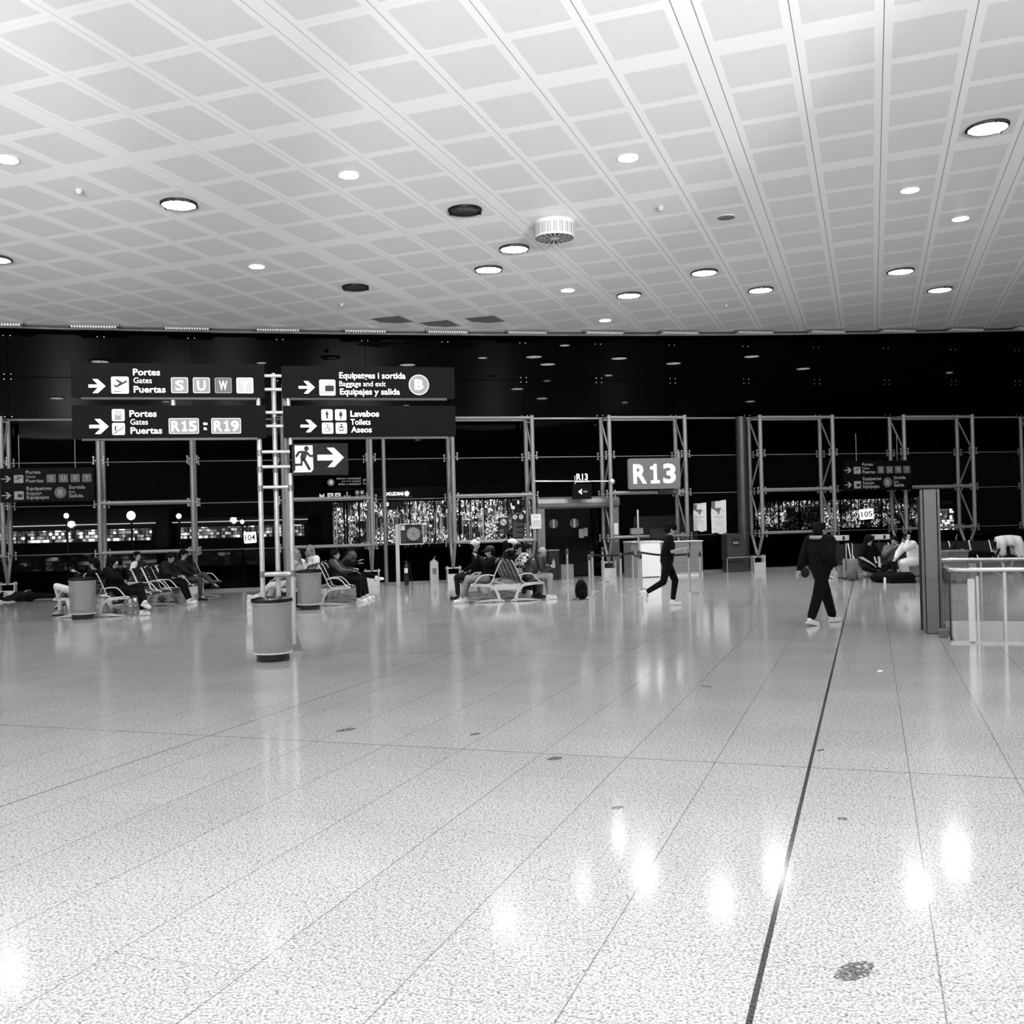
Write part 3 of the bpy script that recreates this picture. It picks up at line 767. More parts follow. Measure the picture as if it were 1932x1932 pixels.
# exit sign
e = empty('emergency_exit_sign', PL + EV * .012 + Vector((0, 0, 3.05)) + NV * .06, TH, 'dark exit sign with running man in doorway and right arrow', 'sign')
MB().box(0, .815, -.04, .06, -.468, 0).build('housing', mat('glossy_dark_sign_face', .1, .12), e, bevel=.004)
yf = -.042
t = MB().prism([(.04, -.028), (.30, -.028), (.305, -.385), (.27, -.425), (.01, -.425), (.045, -.39)], yf - .003, yf).build('doorway_panel', M_LITICON, e)
b = MB(); y_ = yf - .0032
b.prism(disc(.21, -.075, .035, 18), y_ - .003, y_)
b.prism([(.12, -.11), (.215, -.11), (.225, -.13), (.20, -.215), (.15, -.27), (.115, -.21), (.135, -.15)], y_ - .003, y_)
b.ribbon([(.13, -.125), (.10, -.13), (.065, -.185)], .034, y_ - .003, y_); b.ribbon([(.205, -.125), (.235, -.16), (.26, -.185), (.31, -.185)], .034, y_ - .003, y_)
b.ribbon([(.145, -.22), (.13, -.31), (.02, -.315)], .034, y_ - .003, y_); b.ribbon([(.165, -.22), (.20, -.29), (.245, -.375)], .038, y_ - .003, y_)
for a, r_ in (((.065, -.185), .017), ((.02, -.315), .017), ((.245, -.375), .019), ((.13, -.315), .017), ((.31, -.185), .01)): b.prism(disc(a[0], a[1], r_, 12), y_ - .003, y_)
b.build('running_man', M_INK, t)
MB().prism([(.365, -.168), (.365, -.255), (.60, -.255), (.51, -.355), (.61, -.355), (.755, -.212), (.61, -.065), (.50, -.065), (.60, -.168)], yf - .004, yf).build('arrow', M_LITICON, e)
# spacer stubs between boxes
b = MB()
for s_, z0, z1 in ((-1.64, 3.60, 3.73), (-.45, 3.60, 3.74), (-.02, 3.60, 3.73), (.0, 3.04, 3.15)): b.cyl((s_, .0, z0), (s_, .0, z1), .032, n=16)
b.each('spacer_tube', M_STEEL, tw, smooth=True)

# dim double gate signs near the glass
def dim_sign(s0, z0, lab, sc):
    e = empty('double_gate_sign', fp(s0, 1.15, z0), TH, lab, 'sign', 'dim double line gate signs near the glass')
    w, h = 2.45 * sc, .95 * sc
    MB().box(0, w, -.03, .05, 0, h).build('housing', mat('dark_unlit_sign', .02, .6, spec=.1), e)
    X = lambda px: (px - 1582) * .0188 * sc; Z = lambda py: h - (py - 866) * .0172 * sc; y = -.032
    for cy in (883, 910): arrow(e, X(1583.5), X(1597), Z(cy), .09 * sc, .03 * sc, M_DIM, y)
    t = MB().prism(rrect(X(1601), X(1614), Z(890), Z(877), .02), y - .003, y).build('pictogram_tile', M_DIM, e); plane_icon(t, X(1601), Z(890), .24 * sc, y - .004)
    t = MB().prism(rrect(X(1601), X(1614), Z(917), Z(903.5), .02), y - .003, y).build('pictogram_tile', M_DIM, e); case_icon(t, X(1601), Z(917), .24 * sc, y - .004)
    for tx, a, b_, c_, hh, bo in (('Portes', 1617.5, 1638, 875.5, .10, .02), ('Gates', 1617.5, 1631, 882, .08, 0), ('Puertas', 1617.5, 1642, 889.5, .10, .02), ('Equipatges', 1618, 1653, 902, .10, .02), ('Baggage', 1618, 1639, 909, .08, 0), ('Equipajes', 1618, 1649, 916.5, .10, .02), ('Sortida', 1677, 1700, 901, .10, .02), ('Exit', 1677, 1686, 908, .08, 0), ('Salida', 1677, 1697, 915, .10, .02)):
        text(tx, X(a), X(b_), Z(c_), hh * sc, M_DIM, e, y, bo)
    for ch, a in (('S', 1646), ('U', 1663), ('W', 1679.5), ('Y', 1696)):
        t = MB().prism(rrect(X(a), X(a + 13), Z(890), Z(876.5), .02), y - .003, y).build('gate_letter_tile', M_DIMT, e); text(ch, X(a + 3.5), X(a + 9.5), Z(887.5), .15 * sc, M_DIM, t, y - .004, .02)
    t = MB().prism(disc(X(1665), Z(906.5), .16 * sc, 30), y - .003, y).build('round_terminal_tile', M_DIMT, e); text('B', X(1661.5), X(1668.5), Z(911.5), .17 * sc, M_DIM, t, y - .004, .03)
    for x in (w * .2, w * .8): MB().cyl((x, .01, h), (x, .01, h + .9), .012, n=6).build('hanger', M_STEELP, e)
dim_sign(-14.33, 2.66, 'dim two line Portes Equipatges gate sign at the left photo edge', .96)
dim_sign(10.78, 2.50, 'dim two line Portes Equipatges gate sign left of the grey pillar', 1.02)

# ================================================================== CEILING FITTINGS
def cpos(U, V):
    u, v = U * PU, V * PV
    x = OX + u * math.cos(PHI) + v * math.sin(PHI); y = OY - u * math.sin(PHI) + v * math.cos(PHI)
    return x, y
UC = (.143, .381, .619, .857)
def snap(c):
    f = math.floor(c); r = c - f; return f + min(UC + (UC[0] + 1, UC[3] - 1), key=lambda a: abs(a - r))
def beam(par, W_, z=-.12, size=118):
    l = bpy.data.lights.new('beam', 'SPOT'); l.energy = W_ * 0.25; l.spot_size = R(size); l.spot_blend = .6; l.shadow_soft_size = .2
    o = bpy.data.objects.new('beam', l); COL.objects.link(o); o.parent = par; o.location = (0, 0, z); return o
def big_lamp(lit=True):
    e = empty('ceiling_downlight')
    b = MB(); b.tube([(.31 * math.cos(2 * math.pi * i / 36), .31 * math.sin(2 * math.pi * i / 36), -.03) for i in range(36)], .016, 6, closed=True)
    b.lathe([(.335, .02), (.335, -.015), (.30, -.015), (.30, .02)], 36)
    for a in range(3): b.box(.30, .35, -.02, .02, -.05, -.01, rz=R(30 + 120 * a))
    b.build('rim', mat('dark_lamp_rim', .12, .4, .4), e, smooth=True)
    b = MB(); b.lathe([(.295, -.01), (.29, -.035), (.2, -.045), (.001, -.05)] if lit else [(.295, -.012), (.28, -.022), (.001, -.026)], 36)
    b.build('diffuser' if lit else 'reflector', M_LAMP if lit else M_LAMPOFF, e, smooth=True)
    return e
def small_lamp():
    e = empty('ceiling_spotlight')
    MB().lathe([(.185, .01), (.185, -.012), (.17, -.016), (.17, .01)], 28).build('rim', M_WHITEP, e, smooth=True)
    MB().lathe([(.17, -.008), (.15, -.02), (.001, -.03)], 28).build('diffuser', M_LAMP, e, smooth=True)
    return e
BL = [(-1.134, .38, 'left of the vent, above the upper left sign'), (-.158, 1.402, 'just below left of the round vent'), (-.394, 1.644, 'beside and left of the one under the vent'), (.138, 2.356, 'low in the middle, right of a small spotlight'),
      (.609, 2.122, 'centre right, below the smoke detector'), (.849, 2.585, 'centre right, lower of two'), (1.622, 2.647, 'far right, left one of the low pair'), (1.862, 3.192, 'far right, right one of the low pair'), (1.871, .873, 'nearest the camera at the upper right'), (-2.35, .642, 'cut by the left photo edge')]
proto_b = proto_s = None
def place(e, U, V, lab, cat, grp, sn=True, W_=None):
    if sn: U, V = snap(U), snap(V)
    x, y = cpos(U, V); e.location = (x, y, ceil_z(x, y) - .005); tag(e, lab, cat, grp)
    if W_ != 0: beam(e, W_ or lamp_power(x, y))
    return e
for U, V, w_ in BL:
    if proto_b is None: proto_b = big_lamp(); e = proto_b
    else:
        e = proto_b.copy(); COL.objects.link(e)
        for ch in proto_b.children:
            if ch.type == 'MESH': k_ = ch.copy(); COL.objects.link(k_); k_.parent = e
    place(e, U, V, 'lit round dark rimmed ceiling lamp, ' + w_, 'ceiling lamp', 'large rimmed ceiling lamps')
SL = [(-.38, .378, 'above the gap left of the dark lamp'), (.611, .629, 'upper centre right'), (1.623, 1.383, 'upper right, left of the vertical pair'), (1.86, 1.883, 'upper right, below the large nearest lamp'),
      (-1.349, 1.12, 'above the left dark lamp, to its left'), (-.147, 2.128, 'below the vent, low in the ceiling'), (-.139, 2.779, 'lowest, close to the glass wall'), (-1.388, -.125, 'at the left photo edge, upper')]
for U, V, w_ in SL:
    if proto_s is None: proto_s = small_lamp(); e = proto_s
    else:
        e = proto_s.copy(); COL.objects.link(e)
        for ch in proto_s.children:
            if ch.type == 'MESH': k_ = ch.copy(); COL.objects.link(k_); k_.parent = e
    place(e, U, V, 'small bright ceiling spotlight, ' + w_, 'ceiling lamp', 'small ceiling spotlights')
off0 = big_lamp(False); place(off0, -.152, .875, 'unlit dark round ceiling lamp left of the round vent', 'ceiling lamp', 'unlit ceiling lamps', W_=0)
off1 = copy_tree(off0); place(off1, -1.13, 1.623, 'unlit dark round ceiling lamp above the tower\'s right signs', 'ceiling lamp', 'unlit ceiling lamps', W_=0)
# lamps over and behind the camera and to both sides: not in the picture, they light the hall and mirror in the glass
extra = []
for U in (-3.6, -2.6, -1.6, -.6, .6, 1.6, 2.6, 3.6, 4.9, 6.1):
    for V in (-5.6, -4.4, -3.4, -2.4, -1.6):
        extra.append((U + random.choice((0, .25)), V + random.choice((0, .25))))
extra += [(2.9, .4), (3.4, 1.4), (4.4, .4), (5.4, 1.6), (6.4, .9), (-3.4, -.6), (-4.4, .6), (3.4, 2.9), (4.6, 3.4), (6.1, 3.1), (-.6, -.9), (.6, -.9), (1.9, -.6)]
extra = [q for i, q in enumerate(extra) if i % 5 not in (1, 3)]
for i, (U, V) in enumerate(extra):
    src = proto_b if i % 2 == 0 else proto_s
    x, y = cpos(snap(U), snap(V))
    q = Vector((x, y, 0)) - P0
    off = q.dot(NV); s_ = q.dot(EV)
    if off > 45 or off < 1 or s_ < -33 or s_ > 55: continue
    dv = Vector((x, y, ceil_z(x, y) - 1.85))
    if dv.dot(fwd) > 0 and abs(dv.dot(rt)) < .60 * dv.dot(fwd) and abs(dv.dot(up)) < .60 * dv.dot(fwd): continue
    e = src.copy(); COL.objects.link(e)
    for ch in src.children:
        if ch.type == 'MESH': k_ = ch.copy(); COL.objects.link(k_); k_.parent = e
    far = abs(x) > 18
    place(e, U, V, ('large rimmed' if i % 2 == 0 else 'small') + ' ceiling lamp outside the photo, overhead or behind the camera', 'ceiling lamp', 'ceiling lamps outside the photo, ' + ('large' if i % 2 == 0 else 'small'), W_=(90 if x < 0 else 25) if far else None)
# smoke detectors
sd0 = None
for U, V, w_ in ((-1.387, .154, 'upper left, left of the rimmed lamp'), (.61, 1.161, 'right of the round vent'), (-1.345, 1.823, 'above the tower, below the unlit lamp'), (.604, 2.826, 'low centre right near the glass')):
    if sd0 is None:
        sd0 = e = empty('smoke_detector')
        MB().lathe([(.07, 0), (.07, -.025), (.055, -.03), (.055, -.05), (.04, -.055), (.035, -.075), (.001, -.08)], 20).build('body', M_WHITEP, e, smooth=True)
        b = MB()
        for r_, z in ((.071, -.012), (.056, -.04), (.036, -.068)): b.tube([(r_ * math.cos(2 * math.pi * i / 20), r_ * math.sin(2 * math.pi * i / 20), z) for i in range(20)], .004, 4, closed=True)
        b.build('ring', mat('grey_plastic_ring', .4, .5), e)
    else: e = copy_tree(sd0)
    place(e, U, V, 'small white smoke detector on the ceiling, ' + w_, 'smoke detector', 'ceiling smoke detectors', W_=0)
e = empty('ceiling_speaker'); MB().lathe([(.17, .01), (.17, -.015), (.14, -.02), (.001, -.022)], 28).build('grille', mat('grey_speaker_mesh', .42, .6), e, smooth=True)
MB().lathe([(.185, .01), (.185, -.008), (.17, -.01)], 28).build('ring', M_WHITEP, e)
place(e, .855, 1.378, 'round flat grey ceiling speaker right of the smoke detector', 'speaker', None, W_=0)
# swirl diffuser drum
e = empty('ceiling_vent')
b = MB(); b.lathe([(.42, .02), (.42, -.30), (.40, -.32)], 48); b.build('drum', M_WHITEP, e, smooth=True)
b = MB(); b.lathe([(.40, -.315), (.001, -.315)], 48); b.build('face_plate', M_WHITEP, e)
b = MB()
for i in range(20):
    a = 2 * math.pi * (i + .5) / 20
    for r1, r2 in ((.10, .20), (.21, .295), (.305, .39)):
        w1, w2 = r1 * .10, r2 * .10; c_, s_ = math.cos(a), math.sin(a)
        b.add([(c_ * r1 - s_ * w1, s_ * r1 + c_ * w1, -.3165), (c_ * r2 - s_ * w2, s_ * r2 + c_ * w2, -.3165), (c_ * r2 + s_ * w2, s_ * r2 - c_ * w2, -.3165), (c_ * r1 + s_ * w1, s_ * r1 - c_ * w1, -.3165)] +
              [(c_ * r1 - s_ * w1, s_ * r1 + c_ * w1, -.320), (c_ * r2 - s_ * w2, s_ * r2 + c_ * w2, -.320), (c_ * r2 + s_ * w2, s_ * r2 - c_ * w2, -.320), (c_ * r1 + s_ * w1, s_ * r1 - c_ * w1, -.320)], [(0, 1, 2, 3), (7, 6, 5, 4), (0, 4, 5, 1), (1, 5, 6, 2), (2, 6, 7, 3), (3, 7, 4, 0)])
b.build('blade_slot', M_INK, e)
b = MB()
for i in range(22):
    a = 2 * math.pi * i / 22; b.box(.42, .425, -.035, .035, -.28, -.06, rz=a)
b.build('side_slat', mat('pale_vent_slat', .72, .5), e)
b = MB()
for i in range(44):
    a = 2 * math.pi * (i // 2) / 22 + (.095 if i % 2 else -.095); b.box(.419, .424, -.004, .004, -.28, -.06, rz=a)
b.build('side_slot', mat('dark_slot', .25, .6), e)
place(e, .156, 1.093, 'round white air vent drum with radial slots under the ceiling', 'air vent', None, W_=0)
# recessed hatch squares
h0 = None
for (x, y), w_ in (((-3.26, 29.15), 'leftmost of the three'), ((-1.95, 29.9), 'middle of the three'), ((-.64, 29.6), 'rightmost of the three')):
    if h0 is None:
        h0 = e = empty('ceiling_hatch'); MB().box(-.44, .44, -.5, .5, -.012, 0).build('panel', mat('grey_hatch_panel', .45, .6, grain=.1), e)
        MB().ribbon([(-.44, -.5), (.44, -.5), (.44, .5), (-.44, .5), (-.44, -.5)], .02, -.016, 0, plane='xy').build('hatch_frame', mat('pale_hatch_frame', .62, .5), e)
    else: e = copy_tree(h0)
    e.location = (x, y, ceil_z(x, y) - .003); e.rotation_euler = (0, 0, -PHI)
    tag(e, 'square grey ceiling hatch close to the glass wall, ' + w_, 'hatch', 'ceiling hatches')
# finned grilles along the edge
g0 = None
gw = ['', '', '', '', 'above the photo\'s left edge', 'over the upper left sign, left end', 'over the upper left sign, right end', 'over the sign tower pole', 'over the upper right sign', 'over the round B sign tile', 'centre left of the frame middle', 'above the gate door', 'above the big gate board', 'above the round column', 'right of centre', 'above the right dim sign', 'above the escalator glass', 'at the right photo edge', '', '']
for s_, w_ in zip(TS, gw):
    if g0 is None:
        g0 = e = empty('edge_grille')
        MB().box(-.66, .66, -.12, .14, -.06, 0).build('frame', mat('grey_grille_frame', .42, .6), e)
        b = MB()
        for i in range(17): b.cyl((-.56 + .07 * i, -.16, -.085), (-.56 + .07 * i, .12, -.085), .027, n=8)
        b.build('fin', mat('pale_grille_fin', .85, .5), e, smooth=True)
    else: e = copy_tree(g0)
    p = fp(s_ - .05, .75); e.location = (p.x, p.y, ceil_z(p.x, p.y) - .01); e.rotation_euler = (0, 0, TH)
    tag(e, 'finned grey air grille at the ceiling edge, ' + (w_ or 'outside the photo'), 'grille', 'finned grilles along the ceiling edge')

# ================================================================== ESCALATOR OPENING
es = empty('glass_balustrade', VN, -R(19.2), 'glass balustrade with steel handrail round the escalator opening', 'balustrade')
b = MB()
for x, x2 in ((.03, .60), (.64, 1.85), (1.89, 3.1), (3.14, 4.4), (4.44, 5.7)):
    b.box(x, x2, -.055, -.035, .0, .95)
b.each('glass_pane', M_GLASS2, es)
b = MB(); b.box(-.055, -.035, .03, 1.5, 0, .95); b.box(-.055, -.035, 1.54, 3.0, 0, .95); b.build('side_glass_pane', mixmat('smoked_side_glass', .08, 1., .72), es)
b = MB()
for x in (.02, 1.25, 2.5, 3.75, 5.0): b.box(x + .02, x + 1.22, 3.035, 3.055, 0, .95)
b.each('rear_glass_pane', M_GLASS2, es)
b = MB(); b.tube([(9, -.045, 1.0), (.12, -.045, 1.0), (.02, -.02, 1.0), (-.045, .06, 1.0), (-.045, 2.94, 1.0), (.03, 3.03, 1.0), (.12, 3.045, 1.0), (9, 3.045, 1.0)], .03, 14)
b.build('handrail', M_CHROME, es, smooth=True)
b = MB()
for x in (.62, 1.87, 3.12, 4.42): b.box(x - .018, x + .018, -.075, -.03, -.02, .97); b.box(x - .012, x + .012, 3.03, 3.06, 0, .97)
b.each('post', M_STEEL, es)
b = MB(); b.box(.16, .25, -.07, -.03, -.02, .88); b.box(.27, .30, -.07, -.03, -.02, .92); b.each('end_post', M_ALU, es, bevel=.01)
b = MB(); b.box(-.07, 6.3, -.07, -.055, -.005, .03); b.box(-.07, -.055, 0, 3.05, 0, .03); b.build('base_channel', M_STEEL, es)
b = MB(); b.box(-.072, -.052, .0, .03, 0, .97); b.build('corner_edge', M_DARKPLASTIC, es)

pl = empty('grey_pillar', (6.22, 15.3, 0), -R(21), 'tall slim satin grey metal pillar beside the escalator glass', 'pillar')
MB().box(-.085, .085, -.07, .07, 0, 2.14).build('front_face', M_PILLAR, pl, bevel=.004)
b = MB(); b.box(-.135, -.1, .0, .5, 0, 2.14); b.box(.10, .135, .0, .5, 0, 2.14); b.each('side_flange', M_PILLAR, pl, bevel=.003)
b = MB(); b.box(-.1, .1, .02, .48, .0, 2.1); b.build('core', M_INK, pl)
b = MB(); b.box(-.17, -.136, .42, .54, 0, 2.05); b.build('rear_edge', M_DARKPLASTIC, pl)
MB().box(-.10, .10, -.1, .1, 0, .012).build('foot_plate', M_DARKPLASTIC, pl)
bx = empty('floor_box', (6.07, 14.72, 0), -R(19.2), 'small low grey metal box at the foot of the grey pillar', 'box')
MB().box(-.0, .15, 0, .2, 0, .11).build('body', M_PILLAR, bx, bevel=.004)
MB().box(-.005, .155, -.005, .205, .105, .118).build('lid', M_STEELP, bx)

# ================================================================== BINS
def perf_mat():
    m = bpy.data.materials.new('perforated_sheet'); m.use_nodes = True; k = NT(m); nt = m.node_tree
    b = nt.nodes['Principled BSDF']; b.inputs['Base Color'].default_value = (.42, .42, .42, 1); b.inputs['Metallic'].default_value = .2; b.inputs['Roughness'].default_value = .4
    tc = k.n('ShaderNodeTexCoord'); sp = k.n('ShaderNodeSeparateXYZ'); k.l(tc.outputs['Object'], sp.inputs[0])
    ang = k.m('ARCTAN2', sp.outputs[1], sp.outputs[0])
    a = k.m('MULTIPLY', k.m('SINE', k.m('MULTIPLY', ang, 110.)), k.m('SINE', k.m('MULTIPLY', sp.outputs[2], 380.)))
    al = k.rng(a, -.25, .25, .18, .50); k.l(al, b.inputs['Alpha']); return m
M_PERF = perf_mat(); M_BAG = mat('thin_white_bag_film', .85, .35)
MATS['bagfilm'] = mixmat('bag_film', .06, 1., .9, .2, (.6, .93))
def bin_():
    e = empty('litter_bin')
    MB().lathe([(.22, 0), (.225, .01), (.225, .10), (.21, .105)], 36).build('base', M_DARKPLASTIC, e, smooth=True)
    b = MB(); b.lathe([(.262, .115), (.265, .14), (.27, .80), (.262, .80), (.258, .14), (.255, .115)], 48); b.build('perforated_body', M_PERF, e, smooth=True)
    b = MB(); b.lathe([(.245, .10), (.272, .105), (.272, .125), (.245, .125)], 48); b.lathe([(.255, .79), (.278, .79), (.278, .81), (.255, .81)], 48); b.build('rim_band', M_ALU, e, smooth=True)
    b = MB(); b.lathe([(.28, .80), (.285, .815), (.28, .85), (.20, .872), (.001, .876)], 48); b.build('lid', mat('glossy_black_lid', .05, .18), e, smooth=True)
    b = MB(); n_ = 24
    prof = [(.10, .14), (.17, .2), (.16, .34), (.19, .5), (.22, .68), (.245, .79)]
    vs = []; fs = []
    for i, (r_, z) in enumerate(prof):
        for k_ in range(n_): rr = r_ * (1 + .09 * math.sin(k_ * 2.1 + i * 1.3) + .05 * math.sin(k_ * 5.3 + i)); vs.append((rr * math.cos(2 * math.pi * k_ / n_), rr * math.sin(2 * math.pi * k_ / n_), z))
    for i in range(len(prof) - 1):
        for k_ in range(n_): fs.append((i * n_ + k_, i * n_ + (k_ + 1) % n_, (i + 1) * n_ + (k_ + 1) % n_, (i + 1) * n_ + k_))
    b.add(vs, fs); b.build('liner_bag', MATS['bagfilm'], e, smooth=True)
    b = MB()
    for i in range(12):
        a = random.random() * 6.3; r_ = .12 * random.random(); b.ell((r_ * math.cos(a), r_ * math.sin(a) - .03, .19 + .16 * random.random()), (.03 + .04 * random.random(), .03 + .03 * random.random(), .02 + .03 * random.random()), Quaternion((0, 0, 1), a) @ Quaternion((1, 0, 0), a * 2), 7, 5)
    o = b.build('crumpled_rubbish', mat('pale_rubbish', .8, .6, grain=.3, gscale=30), e); tag(o, kind='stuff')
    return e
b0 = bin_(); b0.location = (-3.34, 14.18, 0); tag(b0, 'large perforated litter bin with black lid at the sign tower\'s foot', 'bin', 'perforated litter bins')
bt = empty('plastic_bottle', (-3.44, 14.12, .24), 0, 'clear plastic bottle lying in the bin at the sign tower\'s foot', 'bottle')
MB().cyl((0, 0, -.08), (.05, -.03, .06), .028, n=12).build('body', M_LCLOTH, bt, smooth=True); MB().cyl((.05, -.03, .06), (.062, -.037, .10), .014, n=10).build('bottle_cap', M_DARKPLASTIC, bt)
b1 = copy_tree(b0); b1.location = (-4.50, 22.62, 0); b1.rotation_euler = (0, 0, 2.1); tag(b1, 'perforated litter bin in front of the middle seat group')
b2 = copy_tree(b0); b2.location = (-9.09, 21.68, 0); b2.rotation_euler = (0, 0, 4.0); tag(b2, 'perforated litter bin in front of the left seat group')

# ================================================================== BEAM SEATS
PROF = [(.84, .395), (.80, .425), (.62, .415), (.46, .405), (.38, .42), (.335, .47), (.30, .56), (.24, .70), (.17, .85), (.13, .92), (.105, .935)]
def seat_unit(par, sx, y0, y1, m, single=False):
    b = MB(); pts = []
    for (a, z), (c_, z2) in zip(PROF[:-1], PROF[1:]):
        n_ = max(1, round(math.hypot(c_ - a, z2 - z) / (.034 if single else .05)))
        for i in range(n_): f = i / n_; pts.append((a + (c_ - a) * f, z + (z2 - z) * f, math.atan2(z2 - z, c_ - a)))
    for x, z, an in pts:
        dx, dz = math.cos(an) * .018, math.sin(an) * .018; nx, nz = -math.sin(an) * .006, math.cos(an) * .006
        A = [(sx * (x - dx - nx), z - dz - nz), (sx * (x + dx - nx), z + dz - nz), (sx * (x + dx + nx), z + dz + nz), (sx * (x - dx + nx), z - dz + nz)]
        b.add([(a, y0 + .03, c_) for a, c_ in A] + [(a, y1 - .03, c_) for a, c_ in A], [(0, 1, 2, 3), (7, 6, 5, 4), (0, 4, 5, 1), (1, 5, 6, 2), (2, 6, 7, 3), (3, 7, 4, 0)])
    o = b.build('seat', m, par)
    b = MB()
    for y in ((y0 + .015,) if single else (y0 + .025, y1 - .025)): b.tube([(sx * x, y, z) for x, z in PROF], .017 if single else .013, 8)
    b.each('side_rail', M_ALU, o, smooth=True)
def bench(n, sides, name='seat_bench'):
    e = empty(name); W_ = .56; md = mat('dark_slatted_seat', .085, .45, .3, grain=.15)
    for i in range(n):
        for sx in sides: seat_unit(e, sx, i * W_, (i + 1) * W_, mat('black_seat_leather', .03, .6, spec=.25) if len(sides) == 1 else md, len(sides) == 1)
    for y in ([0, n * W_] if n < 5 else [0, 2 * W_, n * W_]):
        b = MB()
        for sx in (1, -1):
            y0, y1 = y - .03, y + .03
            b.ribbon([(sx * .15, .025), (sx * .19, .06), (sx * .22, .18), (sx * .28, .30), (sx * .38, .37), (sx * .6, .385), (sx * .83, .39)], [.10, .085, .06, .06, .06, .035, .02], y0, y1)
            b.ribbon([(sx * .07, .02), (sx * .2, .05), (sx * .45, .045), (sx * .77, .012)], [.03, .06, .045, .015], y0, y1)
        b.build('leg_frame', M_ALU, e, bevel=.004)
    b = MB(); b.box(-.30, .30, -.02, .02, .27, .40); b.box(-.06, .06, 0, n * W_, .30, .38)
    b.build('beam', M_ALU, e, bevel=.005)
    for i in range(n + 1):
        b = MB()
        for sx in sides:
            b.tube([(sx * .30, i * W_, .60), (sx * .42, i * W_, .625), (sx * .56, i * W_, .62), (sx * .63, i * W_, .575), (sx * .76, i * W_, .42)], .014, 8)
        b.each('armrest', M_ALU, e, smooth=True)
    return e
BA = bench(5, (1, -1)); BA.location = (-.15, 23.2, 0); BA.rotation_euler = (0, 0, R(11)); tag(BA, 'back to back dark slatted seats with pale frame, group nearest the gate door', 'seating', 'rows of back to back seats')
BB = copy_tree(BA); BB.location = (-4.55, 23.35, 0); BB.rotation_euler = (0, 0, R(2)); tag(BB, 'back to back dark slatted seats, middle group behind the sign tower')
BC = copy_tree(BA); BC.location = (-9.03, 21.95, 0); BC.rotation_euler = (0, 0, -R(4)); tag(BC, 'back to back dark slatted seats, left group under the dim sign')
BC2 = copy_tree(BA); BC2.location = (-9.05, 24.9, 0); BC2.rotation_euler = (0, 0, -R(8)); tag(BC2, 'back to back dark slatted seats, second left group closer to the glass')
BD = bench(9, (1,)); BD.location = (8.75, 28.75, 0); BD.rotation_euler = (0, 0, -R(90)); tag(BD, 'long row of dark seats facing the hall below the 105 sign', 'seating')
# power boxes on the row
p0 = None
for x, w_ in ((8.85, 'left one'), (10.0, 'right one behind the long haired woman')):
    if p0 is None:
        p0 = e = empty('power_socket_box'); MB().box(0, .62, 0, .06, 1.02, 1.17).build('housing', M_ALU, e, bevel=.01)
        for a in (.15, .46): MB().box(a - .03, a + .03, -.008, 0, 1.045, 1.145).build('socket', M_INK, e)
        MB().box(.28, .34, 0, .04, .5, 1.03).build('bracket', M_DARKPLASTIC, e)
    else: e = copy_tree(p0)
    e.location = (x, 28.95, 0); tag(e, 'pale socket box behind the seat row, ' + w_, 'power socket', 'socket boxes behind the seat row')

# ================================================================== PEOPLE
REM = []
def rem(b, name, m, par, vox):
    o = b.build(name, m, par); mod = o.modifiers.new('r', 'REMESH'); mod.mode = 'VOXEL'; mod.voxel_size = vox; mod.use_smooth_shade = True
    s_ = o.modifiers.new('s', 'SMOOTH'); s_.factor = .5; s_.iterations = 2; REM.append(o); return o
V = Vector
SIT = dict(pel=(0, 0, .53), che=(-.09, 0, .83), nek=(-.09, 0, 1.03), hea=(-.04, 0, 1.17), k=((.44, .11, .52), (.44, -.11, .52)), a=((.43, .12, .10), (.43, -.12, .10)), e=((.02, .25, .80), (.02, -.25, .80)), h=((.27, .12, .66), (.27, -.12, .66)), f=((1, .1, 0), (1, -.1, 0)))
STAND = dict(pel=(0, 0, .94), che=(.02, 0, 1.24), nek=(.02, 0, 1.44), hea=(.05, 0, 1.58), k=((.2, .1, .5), (-.12, -.1, .5)), a=((.3, .1, .10), (-.38, -.1, .16)), e=((-.08, .25, 1.13), (.05, -.25, 1.13)), h=((.0, .28, .9), (.2, -.26, .95)), f=((1, 0, 0), (1, 0, -.6)))
